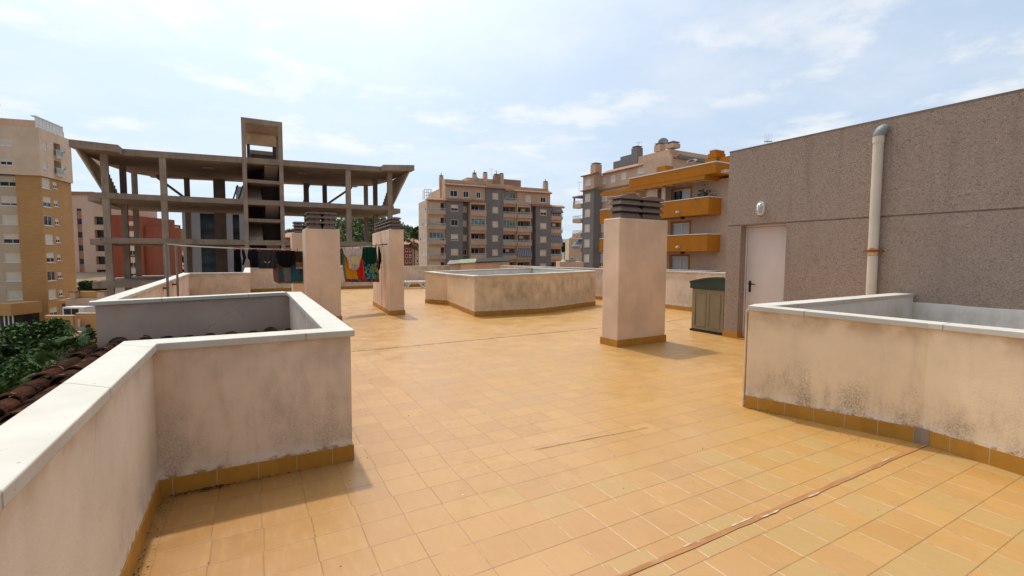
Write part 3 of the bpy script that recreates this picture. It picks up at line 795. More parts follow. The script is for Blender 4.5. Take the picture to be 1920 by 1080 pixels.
def window(fc, r, parent, kind='shutter', depth=.12, fw=.07, frame=None, sill=True):
    """frame as the part; shutter or pane behind it as its sub-part. kind: shutter, glass, half, open"""
    u0, u1, z0, z1 = min(r[0], r[1]), max(r[0], r[1]), r[2], r[3]
    m = MB(); e = .035
    fc.box(m, u0, u0+fw, z0, z1, -depth+.01, -depth+.07); fc.box(m, u1-fw, u1, z0, z1, -depth+.01, -depth+.07)
    fc.box(m, u0+fw, u1-fw, z1-fw, z1, -depth+.01, -depth+.07); fc.box(m, u0+fw, u1-fw, z0, z0+fw, -depth+.01, -depth+.07)
    if sill: fc.box(m, u0-.08, u1+.08, z0-.09, z0-.003, -depth+.01, .06)
    w = m.build('window', frame or M['white'], parent)
    um = (u0+u1)/2
    zc = {'shutter': z0+fw, 'glass': z1-fw, 'half': z0+(z1-z0)*.45, 'low': z0+(z1-z0)*.22}[kind]
    if zc < z1-fw-.01:
        s = MB(); fc.box(s, u0+fw, u1-fw, zc, z1-fw, -depth+.012, -depth+.04); s.build('shutter', M['shutter'], w)
    if zc > z0+fw+.01:
        s = MB(); fc.quad(s, u0+fw, u1-fw, z0+fw, zc, -depth+.02); s.build('pane', M['glass'], w)
        if u1-u0 > .9:
            s = MB(); fc.box(s, um-.03, um+.03, z0+fw, zc, -depth+.022, -depth+.06); s.build('mullion', frame or M['white'], w)
    return w
def balcony(fc, u0, u1, zf, h, proj, parent, mat, rail='rail', slab=.22, solid=.45, railmat=None, awning=0):
    """projecting balcony: slab with a low solid front and a railing of bars above"""
    m = MB()
    fc.box(m, u0, u1, zf-slab, zf, .0, proj)
    fc.box(m, u0, u1, zf+.003, zf+solid, proj-.12, proj); fc.box(m, u0, u0+.12, zf+.003, zf+solid, .0, proj-.123); fc.box(m, u1-.12, u1, zf+.003, zf+solid, 0, proj-.123)
    b = m.build('balcony', mat, parent)
    m = MB(); zt = zf+h
    rm = railmat or M['white_rail']
    if rail:
        fc.box(m, u0, u1, zt-.06, zt, proj-.09, proj-.03); fc.box(m, u0, u1, zf+solid+.06, zf+solid+.10, proj-.09, proj-.03)
        n = max(2, int((u1-u0)/.28))
        for i in range(n+1):
            u = u0+(u1-u0-.05)*i/n
            fc.box(m, u, u+.05, zf+solid+.003, zt-.06, proj-.085, proj-.04)
        for uu in (u0, u1-.06):
            fc.box(m, uu, uu+.06, zt-.06, zt, .0, proj-.09)
        m.build('railing', rm, b)
        if rail == 'glass':
            g = MB(); fc.box(g, u0+.03, u1-.03, zf+solid+.1, zt-.06, proj-.065, proj-.055); g.build('glass_panel', M['glass_gr'], b)
    if awning:
        g = MB(); za = zf+awning[0]; zb = zf+awning[1]
        a = [fc.P(u0, za, .1), fc.P(u1, za, .1), fc.P(u1, zb, proj+.25), fc.P(u0, zb, proj+.25)]
        g.add(a, [(0, 0), (u1-u0, 0), (u1-u0, 1), (0, 1)])
        c = [v+Vector((0, 0, -.25)) for v in a[2:]]
        g.add([a[3], a[2], c[0], c[1]], [(0, 0), (u1-u0, 0), (u1-u0, 1), (0, 1)])
        g.build('awning', M['awn_blue'], b, solid=.02)
    return b
def chim_small(fc, u, z, w, h, off, parent, mat, cap=True):
    m = MB(); fc.box(m, u-w/2, u+w/2, z, z+h, off-w/2, off+w/2)
    c = m.build('chimney', mat, parent)
    if cap:
        k = MB(); fc.box(k, u-w*.36, u+w*.36, z+h+.003, z+h+.16, off-w*.36, off+w*.36); fc.box(k, u-w*.46, u+w*.46, z+h+.16, z+h+.30, off-w*.46, off+w*.46); k.build('chimney_cap', M['capconc'], c)
    return c
def aerial(p, h, label, n=5, cat='aerial'):
    t = thing('tv_aerial', p, label, cat)
    b = MB(); p = Vector(p); b.tube([p, p+Vector((0, 0, h))], .025, 6)
    b.build('mast', M['antenna'], t)
    b = MB(); d = R2.to_3d(); top = p+Vector((0, 0, h*.93))
    b.tube([top-d*.5, top+d*.6], .015, 5)
    for i in range(n):
        q = top+d*(-.45+.95*i/(n-1)); b.tube([q-Vector((0, 0, .22)), q+Vector((0, 0, .22))], .012, 5)
    b.build('boom', M['antenna'], t)
    return t
def dish(p, r, label, facing):
    t = thing('satellite_dish', p, label, 'satellite dish'); p = Vector(p); f = Vector(facing).normalized()
    a = f.cross(Vector((0, 0, 1))).normalized(); b_ = f.cross(a)
    c = p+Vector((0, 0, r*1.25)); b = MB(); n = 18; rings = []
    for j in range(4):
        q = j/3; rings.append([c+(a*math.cos(2*math.pi*i/n)+b_*math.sin(2*math.pi*i/n))*r*q+f*(r*.28*q*q) for i in range(n)])
    for j in range(3):
        for i in range(n):
            k = (i+1) % n
            b.add([rings[j][i], rings[j][k], rings[j+1][k], rings[j+1][i]] if j else [rings[0][0], rings[1][k], rings[1][i]])
    o = b.build('reflector', M['antenna'], t, smooth=True, solid=.02)
    b = MB(); b.tube([p, c-f*.02], .035, 6); b.tube([c-b_*r*.9+f*.25*r, c+f*r*.8], .02, 5); b.build('mount', M['antenna'], t)
    return t

# ------------------------------------------------------------------ the unfinished concrete frame
M['concrete_lit'] = concrete_mat('bounce_lit_board_concrete', (.58, .44, .29), .3)  # paler copy of the concrete, bounce light put into its colour
sk = thing('concrete_frame_building', (1, 40, -10), 'unfinished bare concrete building frame of columns and slabs with a tall stair tower', 'unfinished building')
YF, YB = 40.0, 51.0
def slab(name, pts, z0s, z1s, mat='concrete'):
    b = MB(); b.prism(pts, z0s, z1s); return b.build(name, M[mat], sk)
def zl(x, a, b_): return a+(b_-a)*(x+8.4)/19.2         # gently sloping like the photo's slabs
# roof: main plate plus wings that project forward at both ends
rz = lambda x: zl(x, 8.50, 9.03)
plate = [(-7.15, YF), (9.75, YF), (9.75, YB-.5), (-7.15, YB-.5)]
slab('roof_slab', plate, [rz(x)-.42 for x, y in plate], [rz(x) for x, y in plate])
wing = [(-9.35, 38.2), (-7.152, 38.9), (-7.152, YF+9.5), (-8.2, YF+8.2), (-8.9, YF+5)]
slab('roof_slab', wing, [rz(x)-.40-.02 for x, y in wing], [rz(x)+.03 for x, y in wing])
wing = [(9.752, 39.2), (12.1, 38.4), (11.6, YF+6), (10.9, YF+9), (9.752, YF+9.5)]
slab('roof_slab', wing, [rz(x)-.42 for x, y in wing], [rz(x)+.03 for x, y in wing])
fl = [(5.60, 5.80, .37), (2.68, 2.74, .37), (-.20, -.25, .42)]
for k_, (a, b_, th) in enumerate(fl):
    pts = [(-8.55, YF), (10.8, YF), (10.8, YB-.7), (-8.55, YB-.7)]
    slab('floor_slab', pts, [zl(x, a, b_)-th for x, y in pts], [zl(x, a, b_) for x, y in pts])
    pts = [(-9.3, YF+1.2), (-8.552, YF+1.0), (-8.552, YB-2), (-9.3, YB-3)]
    slab('slab_overhang', pts, [a-th-.10]*4, [a-.06]*4)
    pts = [(10.802, YF+1.2), (11.8, YF+1.6), (11.6, YB-3), (10.802, YB-2)]
    slab('slab_overhang', pts, [b_-th-.06]*4, [b_-.04]*4)
levels = [(-10, lambda x: zl(x, -.20, -.25)-.42), (lambda x: zl(x, -.20, -.25), lambda x: zl(x, 2.68, 2.74)-.37), (lambda x: zl(x, 2.68, 2.74), lambda x: zl(x, 5.6, 5.8)-.37), (lambda x: zl(x, 5.6, 5.8), lambda x: rz(x)-.41)]
def column(x, y, w=.34, d=.34, upto=4):
    b = MB()
    for z0, z1 in levels[:upto]:
        a = z0(x) if callable(z0) else z0
        b.box(x-w/2, x+w/2, y, y+d, a, z1(x))
    return b.build('column', M['concrete'], sk)
for x in (-8.14, -5.04): column(x, YF+.05, .37)
for x in (7.13, 10.5): column(x, YF+.05, .38)
for x in (-8.0, 10.3): column(x, YF+4.4, .36); column(x, YF+8.4, .36)
for x in (-4.6, 6.6): column(x, YF+9.6, .4)
column(-2.2, YF+9.3, .9, .3); column(4.9, YF+9.3, .45, .4)
# stair tower
TZ = 11.22
for x in (-.16, 2.26): 
    b = MB(); b.box(x-.14, x+.14, YF-.03, YF+.30, -10, TZ); b.build('tower_column', M['concrete'], sk)
b = MB(); b.box(-.30, 2.40, YF-.03, YF+4.2, TZ, TZ+.36); b.build('tower_roof', M['concrete'], sk)
b = MB(); b.box(-.30, -.02, YF+3.6, YF+4.2, 2, TZ); b.box(2.12, 2.40, YF+3.6, YF+4.2, 2, TZ); b.build('tower_column', M['concrete'], sk)
for z in (1.25, 4.18, 7.05):
    b = MB(); b.box(-.02, 2.12, YF+.02, YF+1.8, z-.12, z+.12); b.build('stair_landing', M['concrete'], sk)
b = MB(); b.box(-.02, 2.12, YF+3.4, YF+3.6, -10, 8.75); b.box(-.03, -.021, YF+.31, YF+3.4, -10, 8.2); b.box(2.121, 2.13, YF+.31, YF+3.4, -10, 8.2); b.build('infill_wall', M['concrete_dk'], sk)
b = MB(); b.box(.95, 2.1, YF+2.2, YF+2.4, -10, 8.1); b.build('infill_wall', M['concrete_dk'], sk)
dY = Vector((1, YF+3.4)).dot(F2)
za_, zb2, zc2 = hgt(490, 273, dY), hgt(490, 283, dY), hgt(490, 290, dY)
b = MB(); b.box(-.02, 2.12, YF+3.3, YF+3.59, za_, TZ-.002); b.build('tower_beam', M['concrete_lit'], sk)
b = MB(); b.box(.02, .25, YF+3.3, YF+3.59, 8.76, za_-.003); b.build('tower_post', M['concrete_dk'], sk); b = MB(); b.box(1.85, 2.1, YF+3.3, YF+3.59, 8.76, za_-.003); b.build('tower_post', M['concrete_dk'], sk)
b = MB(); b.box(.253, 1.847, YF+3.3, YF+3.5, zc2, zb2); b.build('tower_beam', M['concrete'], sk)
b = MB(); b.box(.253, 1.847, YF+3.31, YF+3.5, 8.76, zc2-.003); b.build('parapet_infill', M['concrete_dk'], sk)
# stair flights between landings
for i, z in enumerate((-.2, 2.68, 5.6)):
    b = MB()
    b.obox((.0, YF+.4, z), (.9, 0, 0), (0, 2.4, 1.3), (0, 0, .22)); b.obox((1.15, YF+.4, z+2.6), (.9, 0, 0), (0, 2.4, -1.3), (0, 0, .22)); b.build('stair_flight', M['concrete'], sk)
# raking end slabs with saw-tooth rear edge, seats of an auditorium roof
def raking(xt, xb, yt, yb, y2, zt, zb_):
    b = MB(); n = 10
    for i in range(n):
        f0, f1 = i/n, (i+1)/n
        x0 = xt+(xb-xt)*f0; x1 = xt+(xb-xt)*f1; z0 = zt+(zb_-zt)*f0; z1 = zt+(zb_-zt)*f1
        ya0 = yt+(yb-yt)*f0; ya1 = yt+(yb-yt)*f1; ye = y2
        d = (.10 if xb > xt else -.10)
        e = .13
        b.add([(x0, ya0, z0), (x1, ya1, z1), (x1, ye, z1), (x0, ye, z0)])
        b.add([(x0+d, ya0, z0), (x0+d, ye, z0), (x1+d, ye, z1), (x1+d, ya1, z1)])
        b.add([(x0, ya0, z0), (x0+d, ya0, z0), (x1+d, ya1, z1), (x1, ya1, z1)])
        b.add([(x0, ye, z0), (x1, ye, z1), (x1+d, ye, z1), (x0+d, ye, z0)])
        b.box(min(x0, x0+d*1.6), max(x0, x0+d*2.5), ye, ye+e, z1-.02, z0)
    return b.build('raking_slab', M['concrete_lit'], sk)
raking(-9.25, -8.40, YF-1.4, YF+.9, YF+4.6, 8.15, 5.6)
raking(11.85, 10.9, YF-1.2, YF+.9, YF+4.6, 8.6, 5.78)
b = MB(); b.obox((-6.6, YF+8.6, 7.9), (2.6, 0, -2.2), (0, 1.2, 0), (0, 0, .25)); b.build('stair_flight', M['concrete'], sk)
b = MB(); b.obox((9.0, YF+8.6, 8.2), (-3.0, 0, -2.3), (0, 1.2, 0), (0, 0, .25)); b.build('stair_flight', M['concrete'], sk)
b = MB()
b.tube([(-1.3, YF+7, 5.7), (-.75, YF+7.4, 7.6)], .06, 6); b.tube([(-.9, YF+7, 5.7), (-.35, YF+7.4, 7.6)], .06, 6); b.tube([(4.1, YF+6, 5.75), (4.9, YF+6.3, 8)], .05, 6)
b.build('prop', M['metal'], sk)
# ceiling lamp blisters under the roof
b = MB()
for x in (-2.6, 4.0): b.box(x-.35, x+.35, YF+3, YF+3.5, rz(x)-.47, rz(x)-.42)
b.build('soffit_patch', M['cream'], sk)

# dark glazed office block right behind it
g0 = spot(345, 58); gf = Fac((g0.x, g0.y), (1, 0))
gb = thing('office_block', (g0.x, g0.y, -10), 'grey clad office block with tall black window strips behind the concrete frame', 'office building')
ug = lambda px: gf.at(px, 440)[0]
gz = gf.at(400, 378)[1]
holes = []
for (a, b_) in ((376, 408), (437, 449.5)):
    holes.append((ug(a), ug(b_), -10, gz-.6, .3))
b = MB(); block(b, gf, ug(343.5), ug(480), -10.2, gz, 14, holes); b.build('wall', M['grey_clad'], gb)
for h in holes:
    m = MB(); gf.quad(m, h[0]+.02, h[1]-.02, h[2], h[3]-.02, -.27); w = m.build('window', M['glass'], gb)
    m = MB()
    for zz in (-1.5, 1.6, 4.7): gf.box(m, h[0]+.02, h[1]-.02, zz, zz+.10, -.268, -.2)
    m.build('glazing_bar', M['black'], w)
m = MB()
for zz in (-3.0, .1, 3.2):
    for (a, b_) in ((343.6, 375.8), (408.2, 436.8)):
        gf.box(m, ug(a), ug(b_), zz, zz+.06, .0, .015)
m.build('panel_joint', M['pvc_gr'], gb)
b = MB(); gf.box(b, ug(444), ug(462), gz+.003, gf.at(450, 346)[1], -6, -2); b.build('lift_housing', M['grey_clad'], gb)
b = MB(); gf.box(b, ug(343.5), ug(351), -10, gz-.01, .002, .5); b.build('corner_pier', M['grey_clad'], gb)

# ------------------------------------------------------------------ brick tower at the far left
TD = 66
c0 = spot(86, TD)
vr = ray(690, 500); ur = Vector((vr.x, vr.y)).normalized()
tr = Fac((c0.x, c0.y), ur)                               # face receding to the right
tl = Fac((c0.x, c0.y), Vector((-ur.y, ur.x)) if Vector((-ur.y, ur.x)).dot(R2) < 0 else Vector((ur.y, -ur.x)))  # face to the left
tw = thing('apartment_tower', (c0.x, c0.y, -12), 'tall tower of orange brick with a pale cream top at the far left', 'apartment tower')
Z = lambda i: i
zc = tl.at(60, 329)[1]; ztop = tl.at(60, 239)[1]
# left face: orange projecting bay (next to the corner) and a recessed cream strip with windows
def zpx(v): return v/2.571
rows_l = [(65, 362, 'half'), (70, 453, 'low'), (75, 545, 'shutter'), (78, 635, 'half'), (83, 724, 'shutter'), (90, 815, 'shutter'), (97, 903, 'shutter'), (105, 998, 'half')]
ub = tl.at(36, 450)[0]; ub2 = tl.at(-80, 450)[0]
tl2 = tl.shift(-1.0)
b = MB(); tl.box(b, .5, ub, -12, zc, -8, 0); b.build('brick_bay', M['brick_or'], tw)
wins = []; prev = None
zrow = lambda i: tl2.at(zpx(rows_l[i][0]+6), 200+rows_l[i][1]/2.571)[1]
zt0, zt7 = zrow(0), zrow(7); pitch = (zt0-zt7)/7
uw0, uw1 = tl2.at(18, 450)[0], tl2.at(36.5, 450)[0]
uw0, uw1 = max(uw0, uw1), min(uw0, uw1)
uw1 = ub+.25; uw0 = uw1+2.1
for i in range(8):
    zc_ = zt0-pitch*i; wins.append((uw1, uw0, zc_-.65, zc_+.65, .12))
b = MB(); block(b, tl2, ub, ub+14, -12, zc, 7, wins); b.build('wall', M['brick_cr'], tw)
for i, h in enumerate(wins): window(tl2, h, tw, rows_l[i][2])
# upper cream storeys
wins = []
for (x, y) in ((32, 172), (37, 265)):
    r = tl.rect(zpx(x-30), 200+(y-18)/2.571, zpx(x+30), 200+(y+18)/2.571); wins.append((min(r[0], r[1]), max(r[0], r[1]), r[2], r[3], .15))
b = MB(); block(b, tl.shift(.3), .951, ub+14, zc-.02, ztop, 8, wins); b.build('upper_storey', M['cream_lt'], tw)
tls = tl.shift(.3)
for h, k in zip(wins, ('shutter', 'half')): window(tls, h, tw, k)
# right face
ue = tr.at(139, 450)[0]; wins = []
r1 = [(222, 370), (228, 460), (232, 548), (237, 636), (242, 722), (247, 812), (252, 898), (260, 990)]
za = tr.at(zpx(222), 200+370/2.571)[1]; zb_ = tr.at(zpx(260), 200+990/2.571)[1]; p_ = (za-zb_)/7
ua = tr.at(zpx(222), 340)[0]; u2 = tr.at(zpx(264), 340)[0]
for i in range(8):
    zz = za-p_*i
    wins.append((ua-.9, ua+.9, zz-.7, zz+.7, .15)); wins.append((u2-.5, u2+.5, zz-.45, zz+.45, .15))
b = MB(); block(b, tr, .0, ue, -12, zc, .499, wins); tr.box(b, 8.01, ue, -12, zc, -9, -.5); b.build('brick_face', M['brick_or'], tw)
for i, h in enumerate(wins): window(tr, h, tw, ('shutter', 'glass', 'half', 'low')[(i*7+i//3) % 4] if i % 2 == 0 else 'half', fw=.08)
trs = tr.shift(.25)
def rr(x0, y0, x1, y1):
    r = trs.rect(zpx(x0), 200+y0/2.571, zpx(x1), 200+y1/2.571); return (min(r[0], r[1]), max(r[0], r[1]), r[2], r[3])
wins = [(*rr(205, 172, 226, 208), .15), (*rr(207, 262, 228, 298), .15), (*rr(305, 205, 314, 228), .15), (*rr(309, 285, 318, 308), .15)]
log = [(*rr(259, 178, 291, 248), 1.0), (*rr(262, 262, 296, 334), 1.0)]
b = MB(); block(b, trs, -.3, ue+.05, zc-.02, tr.at(100, 251)[1], 1.2, wins+log); trs.box(b, 7.8, ue+.05, zc-.02, tr.at(100, 251)[1]-.01, -9, -1.201); b.build('upper_storey', M['cream_lt'], tw)
for i, h in enumerate(wins): window(trs, h, tw, 'shutter' if i < 2 else 'half')
for h in log:
    balcony(trs, h[0], h[1], h[2]+.1, 1.0, .35, tw, M['cream_lt'], 'glass', solid=.15)
    m = MB(); trs.quad(m, h[0]+.3, h[1]-.6, h[2]+.1, h[2]+2.1, -.97); m.build('balcony_door', M['glass'], tw)
# roof storey with glazed terrace enclosure
b = MB(); tl.box(b, 1.0, ub+14, ztop, tl.at(40, 219)[1], -8, -1.6); b.build('roof_storey', M['cream'], tw)
zr = tr.at(100, 251)[1]; zg = tr.at(100, 231)[1]
b = MB()
for i in range(9):
    u = tr.at(72, 240)[0]+(ue-.8-tr.at(72, 240)[0])*i/8
    trs.box(b, u-.04, u+.04, zr, zg, -.6, -.5)
trs.box(b, tr.at(72, 240)[0]-.04, ue-.76, zg, zg+.12, -1.0, -.45); trs.box(b, tr.at(72, 240)[0]-.04, ue-.76, zr+.5, zr+.58, -.6, -.5)
e = b.build('terrace_enclosure', M['white_rail'], tw)
b = MB(); trs.box(b, tr.at(72, 240)[0], ue-.8, zr, zg, -.56, -.54); b.build('glass_screen', M['white'], e)
v = tl.P(6.0, tl.at(40, 219)[1], -3); aerial(v, 2.2, 'thin television aerial on top of the brick tower', 4)

# ------------------------------------------------------------------ pale building and red-brown blocks beyond the frame
pd = 105
q0 = spot(180, pd); qf = Fac((q0.x, q0.y), (F2*.35+R2).normalized())
pb = thing('pale_apartment_block', (q0.x, q0.y, -12), 'pale pink apartment block with a narrow stair window strip behind the brick tower', 'apartment block')
ql = Fac((q0.x, q0.y), (-R2-F2*.06).normalized())
zt = qf.at(180, 366)[1]
us = [ql.at(151, 450)[0]]
b = MB(); block(b, ql, 0, ql.at(133, 450)[0], -12, zt, 10, [(us[0]-.5, us[0]+.5, -9, zt-3, .15)]); b.build('wall', M['pinkish'], pb)
for i in range(9):
    z = zt-3.2-i*2.95
    m = MB(); ql.box(m, us[0]-.48, us[0]+.48, z-1.9, z-.3, -.148, -.05); m.build('spandrel', M['terracotta'], pb)
    m = MB(); ql.box(m, us[0]-.48, us[0]+.48, z-.29, z+.95, -.147, -.11); m.build('window', M['glass'], pb)
holes = []
for i in range(8):
    z = zt-5.6-i*2.95
    if z < -11: break
    u = qf.at(188, 450)[0]; holes.append((u-.9, u+.9, z-.9, z+.9, 1.0))
b = MB(); block(b, qf, .002, qf.at(235, 450)[0], -12, zt-1.5, 10, holes); b.build('wall', M['pinkish'], pb)
for h in holes:
    m = MB(); qf.quad(m, h[0]+.05, h[1]-.05, h[2]+.05, h[3]-.05, -.9); m.build('window', M['glass'], pb)
b = MB(); ql.box(b, -.4, ql.at(133, 450)[0]+.3, zt+.003, zt+.7, -10, .3); b.build('roof_edge', M['terracotta'], pb)
rd = 95
r0 = spot(204, rd); rf = Fac((r0.x, r0.y), R2)
rb = thing('red_brick_block', (r0.x, r0.y, -12), 'red-brown brick block seen between the columns of the concrete frame', 'apartment block')
zR = rf.at(220, 403)[1]; zR2 = rf.at(260, 407)[1]
b = MB(); rf.box(b, 0, rf.at(236, 450)[0], -12, zR, -9, 0); b.build('wall', M['brick_rd'], rb)
hs = []
for i, z in enumerate((rf.at(0, 442)[1], rf.at(0, 468)[1], rf.at(0, 490)[1], rf.at(0, 510)[1])):
    u = rf.at(258.5, 450)[0]; hs.append((u-.6, u+.6, z-1.0, z+1.0, .3)); u = rf.at(248.5, 450)[0]; hs.append((u-.4, u+.4, z-1.0, z+1.0, .3))
rs = rf.shift(1.5)
b = MB(); block(b, rs, rf.at(236, 450)[0], rf.at(279, 450)[0], -12, zR2, 9, hs); b.build('wall', M['brick_rd'], rb)
for h in hs: window(rs, h, rb, 'half', sill=False)
b = MB(); rs.box(b, rf.at(246, 450)[0], rf.at(273, 450)[0], rf.at(250, 424)[1], rf.at(250, 416)[1], .002, .12); b.build('white_band', M['cream_lt'], rb)
b = MB(); rf.box(b, rf.at(279, 450)[0]+.003, rf.at(294, 450)[0], -12, rf.at(285, 424)[1], -7, 1.0); b.build('wall', M['brick_rd'], rb)
b = MB(); rf.box(b, rf.at(208, 390)[0], rf.at(238, 390)[0], zR+.003, rf.at(230, 388)[1], -8, -2); b.build('roof_storey', M['pinkish'], rb)
# little far-off blocks
for (x0, x1, y0, d, m, lab) in ((286, 302, 422, 170, 'pinkish', 'small pinkish block beyond the red-brown brick one'), (300, 316, 428, 185, 'brick_or', 'orange block with flat roof far beyond the frame'), (316, 330, 428, 200, 'brick_rd', 'red block far beyond the frame, next to the glazed offices'), (328, 341, 436, 215, 'pinkish', 'lowest pale block far beyond the frame, next to the glazed offices')):
    s0 = spot(x0, d); ff = Fac((s0.x, s0.y), R2); t = thing('far_block', (s0.x, s0.y, -8), lab, 'apartment block')
    ux = ff.at(x1, y0)[0]; zt = ff.at(x0, y0)[1]; hs = []
    nx = 3
    for r_ in range(5):
        for c_ in range(nx):
            u = ux*(c_+.5)/nx; z = zt-2.2-3*r_; hs.append((u-.5, u+.5, z-.7, z+.7, .2))
    b = MB(); block(b, ff, 0, ux, -8, zt, 9, hs); b.build('wall', M[m], t)
    for h in hs:
        w_ = MB(); ff.quad(w_, h[0], h[1], h[2], h[3], -.18); w_.build('window', M['shutter'] if random.random() < .5 else M['glass'], t)
    b = MB(); ff.box(b, ux*.3, ux*.6, zt+.003, zt+1.6, -5, -2); b.build('roof_housing', M[m], t)

M['loggia'] = plain('tan_wall_and_loggia_shade', (.30, .20, .14), var=.1)  # tan walls; on the loggia backs it holds the recess shade in its colour
# ------------------------------------------------------------------ grey and cream apartment block in the middle distance
cd = 98
c1 = spot(803.6, cd); vr = ray(2900, 478); u1 = Vector((vr.x, vr.y)).normalized()
cf = Fac((c1.x, c1.y), u1)
cb = thing('grey_apartment_block', (c1.x, c1.y, -13), 'wide grey and cream apartment block with stacked balconies and many chimneys in the middle distance', 'apartment block')
def cx_(zx): return 770+zx/4.909
def cy_(zy): return 300+zy/4.909
def cu(zx): return cf.at(cx_(zx), 440)[0]
def cz(zy, zx=750): return cf.at(cx_(zx), cy_(zy))[1]
zb = -13.0
zt5 = cz(400); ztop = cz(215); z_cor = cz(262)
FLH = (cz(458)-cz(850))/3                                   # storey height
rowz = [cz(458)-FLH*i for i in range(6)]                    # window centres below the upper cornice
topz = cz(330)
def cwin(zx0, zx1, hh=.68, rows=5, kinds=None, top=False, off=.0):
    out = []
    for i in range(rows):
        out.append((cu(zx0), cu(zx1), rowz[i]-hh, rowz[i]+hh, .12))
    return out
def pil(zx0, zx1, zx2, zx3, kinds, off=0.0, ztp=None, name='grey_pilaster', mat='greyp', top=None):
    f = cf.shift(off); h = cwin(zx2, zx3)
    if top: h.append((cu(zx2), cu(zx3), topz-.68, topz+.68, .12))
    b = MB(); block(b, f, cu(zx0), cu(zx1), zb, ztp if ztp else zt5, 3.0, h); b.build(name, M[mat], cb)
    for i, hh in enumerate(h): window(f, hh, cb, kinds[i % len(kinds)], fw=.12, frame=M['cream_lt'])
pil(322, 481, 370, 438, ['half', 'glass', 'low', 'shutter', 'shutter'])
pil(482, 542, 489, 536, ['shutter', 'shutter', 'shutter', 'glass', 'glass'], off=-1.4, mat='greyp')
pil(690, 850, 752, 805, ['shutter'], ztp=z_cor, top=True)
pil(1112, 1151, 1118, 1130, ['shutter'], off=-1.3)
pil(1152, 1292, 1192, 1250, ['half', 'shutter', 'shutter', 'shutter', 'shutter'])
def bay(zx0, zx1, rows, mat='cream', off=-.2, ztp=None, depth=1.5, proj=.55, rail='rail', awn={}, glassed=(), topfloor=False, solid=.55):
    f = cf.shift(off); hs = []
    fl = [rowz[i]-1.3 for i in range(rows)]
    if topfloor: fl.append(topz-1.3)
    for z in fl: hs.append((cu(zx0)+.18, cu(zx1)-.18, z, z+2.25, depth))
    b = MB(); block(b, f, cu(zx0), cu(zx1), zb, ztp if ztp else zt5, 3.2, hs); b.build('balcony_bay', M[mat], cb)
    m = MB()
    for h in hs: f.quad(m, h[0]+.01, h[1]-.01, h[2]+.01, h[3]-.01, -depth+.003)
    m.build('loggia_shade', M['loggia'], cb)  # darker sheet over each recess back, shade put into the colour
    for i, h in enumerate(hs):
        bal = balcony(f, cu(zx0)+.02, cu(zx1)-.02, h[2], 1.05, proj, cb, M['cream'], rail if (i*5+int(zx0)) % 7 else 'glass', solid=solid, awning=awn.get(i))
        w = h[1]-h[0]
        m = MB(); f.box(m, h[0]+w*.12, h[0]+w*.70, h[2]+.02, h[2]+2.0, -depth+.004, -depth+.05); d_ = m.build('balcony_door', M['dark'], cb)
        m = MB()
        for q in (.14, .40, .66): f.box(m, h[0]+w*q, h[0]+w*q+.09, h[2]+.02, h[2]+1.98, -depth+.052, -depth+.10)
        m.build('door_frame', M['white'], d_)
        if i in glassed:
            m = MB(); f.box(m, h[0]+.03, h[1]-.03, h[2]+1.02, h[3]-.05, -.1, -.06); g = m.build('glazed_screen', M['glass_gr'], bal)
            m = MB()
            for q in range(5): f.box(m, h[0]+.03+(w-.12)*q/4, h[0]+.09+(w-.12)*q/4, h[2]+1.02, h[3]-.05, -.058, -.02)
            m.build('screen_bar', M['white_rail'], g)
bay(163, 321, 6, off=-.3, glassed=(2,), mat='cream')
bay(543, 689, 6, off=.35, glassed=(1,), proj=.35, solid=.75)
bay(851, 981, 6, off=-.5, topfloor=True, glassed=(6, 1), ztp=z_cor)
bay(982, 1111, 6, off=-.2, awn={3: (2.3, .55)}, solid=.55)
bay(1294, 1400, 6, off=-.6, awn={0: (2.3, 1.55), 2: (2.3, .9)}, mat='cream')
# top storey in cream, set between tiled cornices
hs = []; f = cf.shift(-.15)
for (a, b_, k) in ((364, 436, 'glass'), (484, 538, 'glass'), (604, 648, 'glass')):
    hs.append((cu(a), cu(b_), topz-.7, topz+.7, .12))
b = MB(); block(b, f, cu(322), cu(688), zt5+.05, z_cor, 3, hs); b.build('top_storey', M['cream'], cb)
for h in hs: window(f, h, cb, 'glass', fw=.12)
hs = [(cu(1058), cu(1106), topz-.8, topz+.6, .12), (cu(1192), cu(1244), topz-.8, topz+.5, .12)]
b = MB(); block(b, f, cu(982), cu(1284), zt5+.05, cz(285, 1150), 3, hs); b.build('top_storey', M['cream'], cb)
window(f, hs[0], cb, 'shutter', fw=.12); window(f, hs[1], cb, 'glass', fw=.12)
b = MB()
for (a, c_, z) in ((318, 690, zt5), (684, 856, z_cor), (860, 1290, z_cor-.35), (318, 692, z_cor), (1108, 1300, zt5-.1), (158, 330, zt5-.1), (1288, 1408, zt5-.2)):
    cf.box(b, cu(a), cu(c_), z, z+.18, -.3, .45); 
    b.add([cf.P(cu(a), z+.18, .45), cf.P(cu(c_), z+.18, .45), cf.P(cu(c_), z+.62, -.25), cf.P(cu(a), z+.62, -.25)])
    b.add([cf.P(cu(a), z+.18, .45), cf.P(cu(a), z+.62, -.25), cf.P(cu(a), z+.18, -.25)]); b.add([cf.P(cu(c_), z+.18, .45), cf.P(cu(c_), z+.18, -.25), cf.P(cu(c_), z+.62, -.25)])
b.build('tiled_cornice', M['terracotta'], cb)
b = MB()
cf.box(b, cu(322), cu(700), z_cor+.02, cz(205), -3, -.4); cf.box(b, cu(701), cu(940), z_cor+.02, cz(218), -3, .0); cf.box(b, cu(941), cu(1272), z_cor-.3, cz(252, 1100), -3, -.4)
cf.box(b, cu(165), cu(300), zt5+.03, cz(352, 230), -3, -.4)
b.build('roof_parapet', M['cream'], cb)
